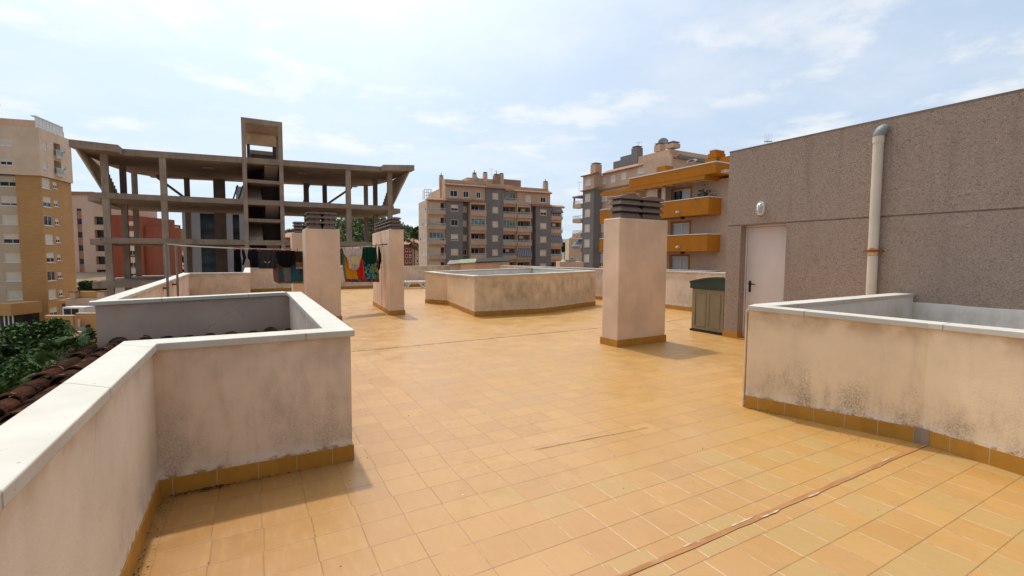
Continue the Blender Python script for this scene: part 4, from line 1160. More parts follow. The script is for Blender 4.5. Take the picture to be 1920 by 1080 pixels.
# body behind, with the pale side wall on the left
sf = Fac(cf.P(cu(163), 0).to_2d(), cf.n*-1)
sp0 = sf.at(787.3, 440)[0]
sp0 = min(abs(sp0), 12)
print('sp0', sp0)
b = MB(); cf.box(b, cu(164), cu(1398), zb, zt5-.2, -sp0+.1, -3.3); cf.box(b, cu(324), cu(1282), zt5-.19, z_cor-.1, -14, -3.3); b.build('core', M['cream'], cb)
hs = []
for i in range(5):
    for q in (.2, .5, .8):
        hs.append((sp0*q-.55, sp0*q+.55, rowz[i]-.75, rowz[i]+.75, .15))
b = MB(); block(b, sf.shift(.25), .4, sp0, zb, cz(362, 120), 3, hs); b.build('side_wall', M['cream_lt'], cb)
for i, h in enumerate(hs): window(sf.shift(.25), h, cb, 'shutter' if i % 4 else 'half', fw=.1)
pf5 = cf.shift(-5); p5 = lambda zx, zy: pf5.at(cx_(zx), cy_(zy))
b = MB(); pf5.box(b, p5(520, 200)[0], p5(770, 200)[0], z_cor+.03, p5(650, 170)[1], -4, 0); b.build('penthouse', M['cream'], cb)
b = MB(); pf5.box(b, p5(771, 200)[0], p5(1020, 200)[0], z_cor+.03, p5(900, 176)[1], -4, -.3); b.build('penthouse', M['loggia'], cb)
b = MB(); cf.box(b, cu(560), cu(615), z_cor+.7, cz(190), -4.9, -4.0); cf.box(b, cu(905), cu(960), z_cor+.4, cz(205), -4.9, -4.0); b.build('roof_hatch', M['white'], cb)
for (x, w, z0, z1) in ((288, .55, 280, 160), (595, .55, 200, 135), (694, .55, 215, 130), (800, .9, 215, 150), (845, .55, 190, 140), (1252, .65, 262, 215)):
    fq = cf.shift(-3 if x not in (595, 694, 800, 845) else -4.2); ua_, zt_ = fq.at(cx_(x), cy_(z1-22)); z00 = fq.at(cx_(x), cy_(z0))[1]-1.5
    chim_small(fq, ua_, z00, w*1.5, zt_-.30-z00, -.6, cb, M['cream'] if x != 800 else M['loggia'])
    if x in (288, 595, 800, 1252):
        m = MB(); m.tube([fq.P(ua_, zt_, -.6), fq.P(ua_, zt_+.55, -.6)], .09, 8); m.build('flue', M['capconc'], cb)
for i_, (zx_, r_) in enumerate(((905, 1), (1060, 0), (240, 1), (610, 2), (1345, 1), (915, 3), (1040, 2))):
    m = MB(); cf.box(m, cu(zx_)-.45, cu(zx_)+.45, rowz[r_]+.1, rowz[r_]+.75, -1.75, -1.45); m.build('air_conditioner', M['white'], cb)
dish(cf.P(cu(660), cz(178, 660), -4.6), .65, 'grey satellite dish among the chimneys of the wide grey apartment block', (-.2, -1, .45))
aerial(cf.P(cu(788), cz(125, 790), -3), 1.6, 'slim aerial on the broad chimney of the wide grey block', 4)
aerial(cf.P(cu(858), cz(150, 858), -4.6), 2.0, 'cluttered aerial right of the satellite dish on the wide grey block', 6)
t = thing('rooftop_tank_frame', cf.P(cu(180), cz(345, 180), -2), 'pale metal rack on the left end roof of the wide grey block', 'metal rack'); b = MB()
for a in (150, 185, 218):
    cf.box(b, cu(a), cu(a)+.12, cz(352, 180), cz(258, 180), -2.2, -2.1); cf.box(b, cu(a), cu(a)+.12, cz(352, 180), cz(258, 180), -3.4, -3.3)
for z in (262, 290, 320):
    cf.box(b, cu(150), cu(219), cz(z, 180), cz(z, 180)+.12, -2.09, -2.04)
b.build('rack', M['white_rail'], t)

# ------------------------------------------------------------------ second grey block further right, its long side running away from us
rbx = 56.5
d_ = ax(1103, 440, rbx)
bf = Fac((rbx, d_.y), (0, -1))
rbk = thing('cream_grey_apartment_block', (rbx, d_.y, -13), 'cream and grey apartment block with tiled eaves rising behind the orange building', 'apartment block')
def bx_(zx): return 1040+zx/7.715
def by_(zy): return 260+zy/7.715
def bu(zx, zy=700): return bf.at(bx_(zx), by_(zy))[0]
def bz(zx, zy): return bf.at(bx_(zx), by_(zy))[1]
u0, u1_ = bu(407), bu(568)
zc = bz(490, 745); zt = bz(490, 535)
# grey bay with one window a floor
zw = [bf.at(1103, y)[1] for y in (370.5, 399.5, 427.5, 455.5, 484)]
pw = (zw[0]-zw[4])/4; hs = []
um = (u0+u1_)/2-.2
for i in range(6): hs.append((um-.85, um+.85, zw[0]-pw*i-.75, zw[0]-pw*i+.75, .12))
b = MB(); block(b, bf, u0, u1_, -13, zc, 2.2, hs); b.build('grey_pilaster', M['greyp'], rbk)
for h in hs: window(bf, h, rbk, 'shutter', fw=.1, frame=M['cream_lt'])
hs = [(um-.9, um+.9, bz(485, 675), bz(485, 585), .12)]
b = MB(); block(b, bf, u0+.05, u1_-.05, zc+.02, zt, 2.2, hs); b.build('top_storey', M['cream'], rbk)
window(bf, hs[0], rbk, 'shutter', fw=.12)
# long cream wall, set back
lf = bf.shift(-2.0)
def lu(zx, zy=560): return lf.at(bx_(zx), by_(zy))[0]
def lz(zx, zy): return lf.at(bx_(zx), by_(zy))[1]
hs = []
for (a, b_, y0, y1) in ((676, 740, 562, 650), (812, 874, 530, 625), (962, 1028, 495, 585), (1190, 1278, 405, 500)):
    hs.append((lu(a), lu(b_), lz((a+b_)/2, y1), lz((a+b_)/2, y0), .15))
zl0 = lz(700, 525)
b = MB(); block(b, lf, u1_-.1, lu(1330), -13, zl0, 9, hs); b.build('wall', M['cream'], rbk)
for h in hs: window(lf, h, rbk, 'shutter', fw=.14)
hs2 = [(lu(a), lu(a)+1.5, zw[0]-pw*i-.75, zw[0]-pw*i+.75, .12) for a in (690,) for i in range(5)]
for h in hs2: window(lf.shift(.14), h, rbk, 'shutter', fw=.1)
b = MB(); lf.box(b, lu(1330)+.003, lu(1330)+6, -13, zl0+.6, -9, .8); b.build('end_bay', M['cream'], rbk)
# tiled eaves
b = MB()
for (fc, a, c_, z, o) in ((bf, u0-.3, u1_+.2, zt, .0), (lf, u1_+.25, lu(1330)+6.3, zl0, 0), (bf, u0-.3, u1_+.25, zc-.06, 0), (lf, u1_+.28, lu(1400), zc-.1, 0)):
    h = .9 if fc is lf and z == zl0 else .55
    fc.box(b, a, c_, z+.003, z+.16, -.3, .42)
    b.add([fc.P(a, z+.16, .42), fc.P(c_, z+.16, .42), fc.P(c_, z+h, -1.0), fc.P(a, z+h, -1.0)])
    b.add([fc.P(a, z+.16, .42), fc.P(a, z+h, -1.0), fc.P(a, z+.16, -1.0)]); b.add([fc.P(c_, z+.16, .42), fc.P(c_, z+.16, -1.0), fc.P(c_, z+h, -1.0)])
b.build('tiled_eave', M['terracotta'], rbk)
# balconies on the far end
ef = bf.shift(.2)
ea, eb = bu(283), bu(404)
rws = [bz(340, 955), None]
zb0 = bz(340, 965)
for i in range(6):
    zf = zb0-pw*i
    balcony(bf.shift(-1.2), ea, eb-.05, zf-.3, 1.15, 1.5, rbk, M['cream'], 'rail', solid=.55, awning=(2.3, .9) if i == 3 else 0)
b = MB(); bf.shift(-1.5).box(b, ea+1.4, eb+.5, -13, bz(340, 850), -6, 0); b.build('end_wall', M['pinkish'], rbk)
b = MB(); b_f = bf.shift(-1.0); b_f.box(b, ea, ea+.25, zb0, bz(340, 850), .9, 1.15); b_f.box(b, ea-.1, eb, bz(340, 850)+.003, bz(340, 850)+.25, -3, 1.35); b.build('top_pergola', M['terracotta'], rbk)
# roofscape
pf = bf.shift(-5)
def pz(zx, zy): return pf.at(bx_(zx), by_(zy))[1]
def pu(zx): return pf.at(bx_(zx), by_(300))[0]
b = MB(); pf.box(b, pu(950), pu(1110), zl0, pz(1030, 245), -5, 0); pf.box(b, pu(850), pu(948), zl0, pz(900, 325), -5, 0); b.build('roof_storey', M['greyp'], rbk)
b = MB(); pf.box(b, pu(1112), pu(1210), zl0, pz(1160, 245), -5, -.2); b.build('roof_hatch', M['white'], rbk)
b = MB(); pf.box(b, pu(1395), pu(1850), zl0, bf.at(1250, 273.5)[1], -7, 3.0); b.build('stair_head', M['cream'], rbk)
b = MB(); pf.box(b, pu(1852), pu(1990), zl0, bf.at(1270, 284)[1], -7, 2.6); b.build('stair_head', M['greyp'], rbk)
chim_small(bf, u0+2.2, zt+.1, 1.5, bz(530, 365)-zt-.1, -1.4, rbk, M['cream'])
chim_small(pf, pu(1250), zl0, 1.4, pz(1250, 150)-zl0, 1, rbk, M['greyp'])
v = pf.shift(2.8)
chim_small(v, v.at(1229, 280)[0], zl0+2, 1.3, v.at(1229, 271)[1]-zl0-2, -1, rbk, M['cream'])
chim_small(v, v.at(1253, 280)[0], zl0+2, 1.6, v.at(1253, 269)[1]-zl0-2, -1, rbk, M['cream'])
w_ = v.at(1222, 278); dish(v.P(w_[0], w_[1]+.1, -2.6), .85, 'large grey dish standing on edge on the roof of the cream and grey block', (-.7, -.6, .3))
q = pf.at(1205, 276); aerial(pf.P(q[0], q[1]-.8, 1), 1.6, 'small aerial on the chimney stack of the cream and grey block', 4)
q = bf.at(1078, 378); aerial(bf.P(q[0], bz(300, 850), -1), bz(300, 610)-bz(300, 850), 'tall thin mast at the far end of the cream and grey block', 3)
# shop-like round placard up there
sf_ = v; a = sf_.at(1286.5, 307); c_ = sf_.at(1309.5, 296)
t = thing('rooftop_placard', sf_.P(a[0], a[1], -.4), 'oval white placard with purple and red print on the roof behind the orange building', 'sign')
m = MB(); n = 20; cc = sf_.at(1297, 301.5); W_ = abs(c_[0]-a[0])*.42; H_ = (c_[1]-a[1])*.52
pts = [sf_.P(cc[0]+W_*math.cos(2*math.pi*i/n), cc[1]+H_*math.sin(2*math.pi*i/n), 0) for i in range(n)]
m.add(pts); m.build('board', M['white'], t, solid=.05)
t2 = NT('purple_print'); M['purple'] = t2.fin((.10, .06, .22), .6, .2); t2 = NT('red_print'); M['redprint'] = t2.fin((.45, .12, .12), .6, .2)
m = MB(); sf_.box(m, cc[0]-W_*.35, cc[0]+W_*.25, cc[1]+H_*.25, cc[1]+H_*.75, .06, .07); m.build('printed_mark', M['purple'], t)
m = MB()
for k, zz in enumerate((-.05, -.35)):
    for j in range(5): sf_.box(m, cc[0]-W_*.7+j*W_*.28, cc[0]-W_*.7+j*W_*.28+W_*.17, cc[1]+H_*zz-.12, cc[1]+H_*zz+.12, .06, .07)
m.build('lettering', M['redprint'], t)

# ------------------------------------------------------------------ orange building on the right
OX = 30.6
of = Fac((OX, ax(1327, 420, OX).y), (0, -1))
ob = thing('orange_building', (OX, 26, -12), 'apartment building with bright orange balcony fronts and a white-slatted pergola roof', 'apartment building')
def oz(px, py, f=of): return f.at(px, py)[1]
def ou(px, f=of): return f.at(px, 420)[0]
uL, uR = of.at(1125, 420)[0], of.at(1327, 420)[0]
zs = [oz(1327, y) for y in (367.5, 437.5)]
sp = zs[0]-zs[1]; hB = oz(1327, 437.5)-oz(1327, 471)
wf = of.shift(-1.5)                                        # house wall behind the balconies
uE = wf.at(1352, 420)[0]+1.2
hs = []
dz = []
for i in (0, 1, 2):
    f0 = zs[0]-hB+.25-sp*i
    u = wf.at(1277, 420)[0]; v_ = wf.at(1258, 420)[0]
    hs.append((wf.at(1258.5, 460)[0], wf.at(1292, 460)[0], f0, f0+2.2, .22)); dz.append(f0)
    u5 = wf.at(1210, 460)[0]
    hs.append((u5-3.6, u5-1.4, f0, f0+2.2, .22))
ztopw = oz(1350, 344, wf)
b = MB(); block(b, wf, uL+.3, uE, -12, ztopw+.35, 12, hs); b.build('wall', M['cream'], ob)
for i, h in enumerate(hs):
    m = MB(); e = .14
    for (a, b_, c_, d2) in ((h[0]-e, h[0]-.002, h[2], h[3]+e), (h[1]+.002, h[1]+e, h[2], h[3]+e), (h[0], h[1], h[3]+.002, h[3]+e)):
        wf.box(m, a, b_, c_, d2, .002, .05)
    s = m.build('window_surround', M['orange'], ob)
    mid = (h[0]+h[1])/2
    m = MB(); wf.quad(m, h[0]+.02, h[1]-.02, h[2], h[3]-.02, -.2); m.build('balcony_door', M['slats'] if i else M['glass'], ob) if i else None
    if i == 0:
        m = MB(); wf.quad(m, h[0]+.02, mid, h[2], h[3]-.02, -.2); m.build('balcony_door', M['glass'], ob)
        m = MB(); wf.quad(m, mid, h[1]-.02, h[2], h[3]-.02, -.198); m.build('balcony_door', M['white'], ob)
    m = MB(); wf.box(m, mid-.05, mid+.05, h[2], h[3]-.02, -.196, -.15); wf.box(m, h[0]+.02, h[1]-.02, h[3]-.1, h[3]-.02, -.14, -.12); m.build('door_frame', M['white'], ob)
for i in range(3):
    zt_ = zs[0]-sp*i
    ua = of.at(1125, 400)[0] if i < 2 else uL
    m = MB()
    of.box(m, ua, uR, zt_-hB, zt_-.06, -.18, 0); of.box(m, uR-.18, uR, zt_-hB, zt_-.06, -1.5, -.183); of.box(m, ua, uR-.183, zt_-hB, zt_-hB+.2, -1.49, -.183)
    bl_ = m.build('balcony', M['orange'], ob)
    m = MB(); of.box(m, ua, uR+.03, zt_-.06, zt_, -.24, .04); of.box(m, uR-.24, uR+.03, zt_-.06, zt_, -1.5, -.243); m.build('coping', M['white'], bl_)
    q = of.at(1272, (400, 467, 520)[i]); m = MB()
    c = of.P(q[0], zt_-hB+.35, 0); m.tube([c, c+(of.n*.18).to_3d()], .10, 10); m.tube([c+(of.n*.18).to_3d(), c+(of.n*.30).to_3d()], [.10, .05], 10); m.build('drain_spout', M['white'], bl_)
    m = MB(); of.box(m, q[0]-.12, q[0]+.12, zt_-hB-.2, zt_-hB-.003, -.6, -.4); m.build('soffit_lamp', M['black'], ob)
# wide roof fascia with pergola beams under it
ff = of.shift(.25)
fz1 = oz(1342, 302, ff); uF = ff.at(1342, 320)[0]; uK = ff.at(1180, 345)[0]; uZ = ff.at(1125, 380)[0]
fz0 = oz(1328, 334, ff)
fzm = oz(1342, 324, ff)
m = MB(); ff.box(m, uK, uF, fzm+.02, fz1-.06, -.25, 0); ff.box(m, uZ, uF-1.0, fz0, fzm+.017, -.25, -.02); ff.box(m, uF-1.2, uF, fzm-.0, fz1-.06, -6, -.253); ff.box(m, uF-1.25, uF-1.0, fz0, fzm-.003, -6, -.253)
fa = m.build('roof_fascia', M['orange'], ob)
m = MB(); ff.box(m, uK, uF+.04, fz1-.06, fz1+.02, -.32, .05); ff.box(m, uF-.28, uF+.04, fz1-.06, fz1+.02, -6, -.323); m.build('roof_coping', M['white'], fa)
m = MB(); ff.box(m, uK, uF-.4, fzm+.3, fz1-.10, -6, -.253); m.build('roof_slab', M['concrete'], ob)
nb = 11
for i in range(nb):
    u = uF-1.5-(uF-uZ-2.0)*i/(nb-1)
    m = MB(); ff.box(m, u-.34, u+.34, fz0+.03, fz0+.30, -1.75, -.253); m.build('pergola_beam', M['cream_lt'], ob)
m = MB(); wf.box(m, uF-4.2, uE, fz0+.32, fz0+.55, .0, 1.2); m.build('pergola_slab', M['cream_lt'], ob)
# white screens and pillars on the top terrace
for (x0, x1) in ((1212, 1232), (1240, 1247)):
    f5 = of.shift(-.5); m = MB(); f5.box(m, f5.at(x0, 370)[0], f5.at(x1, 370)[0], zs[0]-hB+.25, fz0-.02, -.1, 0); m.build('terrace_screen', M['cream_lt'], ob)
chf = of.shift(-5)
q0 = chf.at(1329, 300); q1 = chf.at(1343, 284)
for (a, c_, z0, z1) in ((1322, 1342, 305, 296), (1327, 1343, 296, 287), (1330, 1341, 287, 281)):
    u0_, u2_ = chf.at(a, 300)[0], chf.at(c_, 300)[0]
    m = MB(); chf.box(m, u0_, u2_, oz((a+c_)/2, z0, chf)-.02, oz((a+c_)/2, z1, chf)-.02, -1.2, 0); m.build('chimney', M['orange'], ob)
m = MB(); chf.box(m, chf.at(1344, 300)[0], chf.at(1368, 300)[0]+2, fz1-.5, oz(1355, 293, chf), -4, -.3); m.build('roof_storey', M['orange'], ob)
m = MB(); q = chf.at(1240, 315); chf.box(m, q[0]-.6, q[0]+.6, q[1]-1.5, q[1]+.15, -1, 0); m.build('chimney', M['orange'], ob)
# plant and lamp on the top balcony
t = thing('potted_plant', of.P(of.at(1313, 360)[0], zs[0]-hB+.2, -.6), 'dark leafy potted plant behind the top orange balcony', 'potted plant')
p = of.P(of.at(1311, 360)[0], zs[0]-hB+.2, -.6); b = MB(); b.tube([p, p+Vector((0, 0, .6))], [.18, .24], 12); b.build('pot', M['terracotta'], t)
b = MB()
for i in range(260):
    c = p+Vector((random.gauss(0, .28), random.gauss(0, .28), 1.15+random.gauss(0, .35))); a = Vector((random.gauss(0, 1), random.gauss(0, 1), random.gauss(0, 1))).normalized()*.12
    d2 = a.cross(Vector((random.gauss(0, 1), random.gauss(0, 1), random.gauss(0, 1)))).normalized()*.05; b.add([c-a, c+d2, c+a, c-d2])
b.build('foliage', M['leaf_dk'], t)

# ------------------------------------------------------------------ little roof sheds beyond the parapet
for (x0, x1, yt, yt2, d, roof, wall, lab) in ((896, 955, 490, 487, 24.6, 'felt', 'cream', 'cream roof shed with a dark sloping lid beyond the far parapet'), (864, 896, 492, 490, 24.9, 'palegreen', 'cream_lt', 'roof shed with a faded green lid between two others'), (843, 865, 494, 492, 25.1, 'greybrown', 'pinkish', 'small roof shed with a grey lid, leftmost of the three beyond the parapet')):
    s0 = spot(x0, d); ff_ = Fac((s0.x, s0.y), R2); t = thing('roof_shed', (s0.x, s0.y, 0), lab, 'shed'); ux = ff_.at(x1, 495)[0]
    za, zb_ = ff_.at(x0, yt+2)[1], ff_.at(x1, yt2+2)[1]
    b = MB(); b.prism([tuple(ff_.P(0, 0).xy), tuple(ff_.P(ux, 0).xy), tuple(ff_.P(ux, 0, -.7).xy), tuple(ff_.P(0, 0, -.7).xy)], 0, [za-.04, zb_-.04, zb_+.15, za+.15]); b.build('wall', M[wall], t)
    b = MB(); b.prism([tuple(ff_.P(-.12, 0, .15).xy), tuple(ff_.P(ux+.06, 0, .15).xy), tuple(ff_.P(ux+.06, 0, -.8).xy), tuple(ff_.P(-.12, 0, -.8).xy)], [za-.03, zb_-.03, zb_+.16, za+.16], [za+.02, zb_+.02, zb_+.21, za+.21])
    b.build('roof', M['leaf' if False else roof], t)
s0 = spot(830, 29.5); fl_ = MB(); fl_.box(s0.x-2, s0.x+14, s0.y-4, s0.y+8, -.7, -.5); tag(fl_.build('neighbouring_roof', M['concrete']), kind='structure')
# pale low annexe between the two grey blocks
s0 = spot(1049, 70); f7 = Fac((s0.x, s0.y), R2); t = thing('annexe', (s0.x, s0.y, -10), 'low cream annexe with a pale flat roof between the two grey apartment blocks', 'annexe')
b = MB(); f7.box(b, 0, f7.at(1094, 500)[0], -12, f7.at(1060, 491)[1], -6, 0); b.build('wall', M['cream'], t)
b = MB(); f7.box(b, f7.at(1062, 490)[0], f7.at(1080, 490)[0], f7.at(1060, 491)[1]+.003, f7.at(1060, 487)[1], -3, -.5); b.build('roof_housing', M['pvc_gr'], t)
s0 = spot(1066, 130); f7 = Fac((s0.x, s0.y), R2); t = thing('cream_house', (s0.x, s0.y, -10), 'narrow yellow-cream house end between the two grey apartment blocks', 'house')
hs = [(f7.at(1072.5, 483)[0]-.5, f7.at(1072.5, 483)[0]+.5, f7.at(1072, 487)[1], f7.at(1072, 481)[1], .2)]
b = MB(); block(b, f7, 0, f7.at(1100, 470)[0], -12, f7.at(1075, 447)[1], 9, hs); b.build('wall', M['brick_cr'], t)
window(f7, hs[0], t, 'half')

# ------------------------------------------------------------------ ground and hills
def smooth(a, b_, x):
    t_ = max(0, min(1, (x-a)/(b_-a))); return t_*t_*(3-2*t_)
def gz_(x, y):
    d = x*F2.x+y*F2.y
    return -12+9.6*smooth(62, 106, d)+1.5*smooth(110, 400, d)
def sheet(name, x0, x1, y0, y1, n, fz, mat, kind='structure', frame=None):
    b = MB(); V = {}
    for i in range(n+1):
        for j in range(n+1):
            a = x0+(x1-x0)*i/n; c = y0+(y1-y0)*j/n
            if frame: p = frame(a, c)
            else: p = Vector((a, c))
            V[i, j] = Vector((p.x, p.y, fz(p.x, p.y) if not frame else fz(a, c)))
    for i in range(n):
        for j in range(n): b.add([V[i, j], V[i+1, j], V[i+1, j+1], V[i, j+1]])
    o = b.build(name, mat, smooth=True)
    if o.data.polygons[0].normal.z < 0:
        o.data.flip_normals()
    return tag(o, kind=kind)
def fr(a, c): return R2*a+F2*c
sheet('ground', -1, 1, 0, 1, 140, lambda a, c: gz_(*(R2*(a*abs(a)*2200)+F2*(-60+c*c*2500))), M['ground'], frame=lambda a, c: R2*(a*abs(a)*2200)+F2*(-60+c*c*2500))
pod = MB(); pod.box(-1.70, 15, -6.5, 8.0, -12.5, -.26); pod.box(-1.70, 15, 8.0, 24.2, -12.5, -.26); tag(pod.build('podium', M['pinkish']), kind='structure')
def vnoise(a, c, s=1.0):
    return math.sin(a*s*1.3+1.1)*.5+math.sin(a*s*2.9+c*s*1.7+.4)*.28+math.sin(c*s*3.7-a*s*.8)*.22
HD = 260
hprof = [(480, 452), (560, 440), (634, 423), (646, 421), (687, 416), (720, 420), (750, 427), (765, 432), (785, 436), (830, 446), (900, 462)]
def crest(px):
    for (a, ya), (b_, yb) in zip(hprof, hprof[1:]):
        if a <= px <= b_: return ya+(yb-ya)*(px-a)/(b_-a)
    return hprof[0][1] if px < hprof[0][0] else hprof[-1][1]
def hillz(a, c):
    px = 960+a/HD*FPX; zt_ = hgt(px, crest(px), HD)
    return -6+(zt_+5)*math.exp(-((c-HD)/70)**2)+vnoise(a, c, .06)*.8
sheet('hill', -150, 0, 150, 420, 60, hillz, M['hill'], frame=fr)
# pine wood covering it: nobody could count these
b = MB(); rnd = random.Random(5)
def leafquad(b, c, s, rnd, m=0):
    a = Vector((rnd.gauss(0, 1), rnd.gauss(0, 1), rnd.gauss(0, 1))).normalized()
    d = a.cross(Vector((rnd.gauss(0, 1), rnd.gauss(0, 1), rnd.gauss(0, 1)))).normalized()
    b.add([c-a*s, c+d*s*.5, c+a*s, c-d*s*.5], None, m)
for i in range(900):
    a = rnd.uniform(-140, -30); c = rnd.uniform(195, 285); z = hillz(a, c)
    p = R2*a+F2*c; r = rnd.uniform(1.5, 3.0)*(1 if c < 262 else .9)
    up = rnd.uniform(.6, 1.15)
    for k in range(80):
        v = Vector((rnd.gauss(0, 1), rnd.gauss(0, 1), rnd.gauss(0, .8))).normalized()*(r*rnd.uniform(.7, 1))
        leafquad(b, Vector((p.x, p.y, z+r*.6))+Vector((v.x, v.y, v.z*up)), r*.26, rnd)
tag(b.build('pine_wood', M['pine']), label='dense green pine wood covering the low hill', kind='stuff')
def hill2(a, c):
    px = 960+a/620*FPX
    pr = [(950, 468), (1030, 455), (1055, 447), (1066, 449), (1078, 438), (1090, 433), (1110, 430), (1160, 436), (1220, 450), (1300, 465)]
    y = pr[0][1]
    for (q, ya), (w, yb) in zip(pr, pr[1:]):
        if q <= px <= w: y = ya+(yb-ya)*(px-q)/(w-q)
    return -8+(hgt(px, y, 620)+8)*math.exp(-((c-620)/120)**2)+vnoise(a, c, .05)*1.0
sheet('far_hill', -10, 260, 450, 800, 50, hill2, M['hill_far'], frame=fr)

# ------------------------------------------------------------------ trees
def tree(name, p, h, crown, label, mat, n=4200, leaf=.22, seed=1, group=None, cat='tree', clumps=9, squash=.8, trunk=.16):
    rnd = random.Random(seed); t = thing(name, p, label, cat, group); p = Vector(p)
    b = MB(); top = p+Vector((0, 0, h)); cc = p+Vector((0, 0, h-crown*.55))
    b.tube([p, p+Vector((.05, .03, h*.3)), cc], [trunk, trunk*.8, trunk*.45], 8)
    cl = []
    for i in range(clumps):
        a = 2*math.pi*(i/clumps)+rnd.uniform(-.3, .3); rr_ = crown*rnd.uniform(.25, .72); zz = rnd.uniform(-.45, .5)*crown*squash
        c = cc+Vector((math.cos(a)*rr_, math.sin(a)*rr_, zz)); cl.append((c, crown*rnd.uniform(.28, .46)))
        b.tube([cc-Vector((0, 0, crown*.35)), (cc+c)/2-Vector((0, 0, .1)), c], [trunk*.4, trunk*.25, trunk*.08], 5)
    cl.append((cc+Vector((0, 0, crown*.35*squash)), crown*.42))
    b.build('trunk', M['bark'], t)
    b = MB()
    for i in range(n):
        c, r = rnd.choice(cl)
        v = Vector((rnd.gauss(0, 1), rnd.gauss(0, 1), rnd.gauss(0, 1))).normalized()*(r*(rnd.random()**.45))
        leafquad(b, c+Vector((v.x, v.y, v.z*squash)), leaf*rnd.uniform(.6, 1.3), rnd)
    b.build('crown', mat, t)
    return t
def tp(px, d): v = spot(px, d); return (v.x, v.y, gz_(v.x, v.y))
def toptree(px, d, py): return hgt(px, py, d)-gz_(spot(px, d).x, spot(px, d).y)
tree('broadleaf_tree', tp(10, 36), toptree(10, 36, 618), 3.0, 'bushy green tree in the garden below, cut by the left edge', M['leaf'], 5200, .20, 3)
tree('broadleaf_tree', tp(58, 37), toptree(58, 37, 606), 2.6, 'light green tree in the garden below, just right of the one at the edge', M['leaf'], 5200, .18, 4)
tree('broadleaf_tree', tp(40, 29), toptree(40, 29, 662), 2.5, 'lower dark green tree in the garden just beyond the tiled verge', M['leaf'], 5200, .17, 8)
tree('broadleaf_tree', tp(-35, 30), toptree(-35, 30, 640), 2.7, 'dark tree in the garden mostly outside the left edge', M['leaf_dk'], 4200, .19, 9)
def palm(p, h, r, label, seed, nf=30, cat='palm tree'):
    rnd = random.Random(seed); t = thing('fan_palm', p, label, cat, None); p = Vector(p); top = p+Vector((0, 0, h))
    b = MB(); b.tube([p, p+Vector((.1, .05, h*.5)), top], [.22, .17, .15], 10); b.build('trunk', M['bark'], t)
    b = MB(); dry = MB()
    for i in range(nf):
        el = rnd.uniform(-.5, 1.25) if i > nf*.25 else rnd.uniform(-1.2, -.7); a = rnd.uniform(0, 2*math.pi)
        d = Vector((math.cos(a)*math.cos(el), math.sin(a)*math.cos(el), math.sin(el)))
        L = r*rnd.uniform(.55, .85); c = top+d*L-Vector((0, 0, .12*L*(1-math.sin(el))))
        mb = dry if el < -.65 else b
        mb.tube([top, (top+c)/2+Vector((0, 0, .05)), c], .018, 4, cap=False)
        side = d.cross(Vector((0, 0, 1))).normalized(); upn = side.cross(d).normalized()
        tilt = rnd.uniform(-.35, .35); nrm_side = side*math.cos(tilt)+upn*math.sin(tilt)
        n = 15; R_ = r*rnd.uniform(.48, .66)
        for k in range(n):
            th = -2.0+4.0*k/(n-1); w = .17
            def dirv(q): return (d*math.cos(q)+nrm_side*math.sin(q))
            tipd = dirv(th); tip = c+tipd*R_-Vector((0, 0, 1))*(.22*R_*rnd.uniform(.5, 1.4)); l = c+dirv(th-w)*R_*.62; rr_ = c+dirv(th+w)*R_*.62; mid = c+tipd*R_*.62-upn*.02
            mb.add([c, l, tip, mid]); mb.add([c, mid, tip, rr_])
    b.build('fronds', M['palm'], t); dry.build('dry_fronds', M['drypalm'], t)
    return t
palm(tp(112, 27), toptree(112, 27, 662), 1.15, 'fan palm with drooping dry fronds in the garden below the verge', 21)
palm(tp(142, 29), toptree(142, 29, 640), 1.05, 'fan palm standing closest to the corner of the shaded parapet', 22)
palm(tp(86, 24), toptree(86, 24, 690), .95, 'low fan palm half hidden by the tiled verge', 23, 24)
# box hedge on the roof garden by the tower and other greenery
h0 = spot(146, 66); hf = Fac((h0.x, h0.y), R2); t = thing('box_hedge', (h0.x, h0.y, hf.at(160, 548)[1]), 'dark clipped box hedge on the roof terrace beside the brick tower', 'hedge')
b = MB(); rnd = random.Random(4)
for (a, c_, y0, y1) in ((146, 170, 529, 549), (170, 188, 535, 548)):
    u0_, u2_ = hf.at(a, 540)[0], hf.at(c_, 540)[0]; z0_, z1_ = hf.at(160, y1)[1], hf.at(160, y0)[1]
    for i in range(1800):
        q = [rnd.random() for _ in range(3)]; s = rnd.choice((0, 1, 2)); q[s] = rnd.choice((0.0, 1.0))+rnd.gauss(0, .04)
        leafquad(b, hf.P(u0_+(u2_-u0_)*q[0], z0_+(z1_-z0_)*q[1], -1.2*q[2]), .13, rnd)
    hf.box(b, u0_+.12, u2_-.12, z0_, z1_-.12, -1.1, -.12)
b.build('foliage', M['leaf_dk'], t)
tree('round_shrub', tp(303, 112), toptree(303, 112, 497), 1.7, 'round green shrub in front of the cream house seen through the frame', M['leaf'], 1500, .25, 31, cat='shrub', clumps=6)
tree('street_tree', tp(340, 120), toptree(340, 120, 479), 1.6, 'small dark street tree behind the parked white van', M['leaf_dk'], 1300, .22, 32, clumps=6)
tree('dark_pine', tp(1058, 180), toptree(1058, 180, 455), 4.0, 'dark green tree between the two grey apartment blocks', M['leaf_dk'], 1800, .5, 33, clumps=8)
tree('dark_pine', tp(786, 200), toptree(786, 200, 427), 3.2, 'dark pine rising beside the left edge of the wide grey block', M['leaf_dk'], 1800, .45, 34, clumps=8)
v = tp(776.5, 135)
palm(v, toptree(776.5, 135, 449), 2.4, 'slender tall palm in front of the red houses left of the wide grey block', 41, 34)

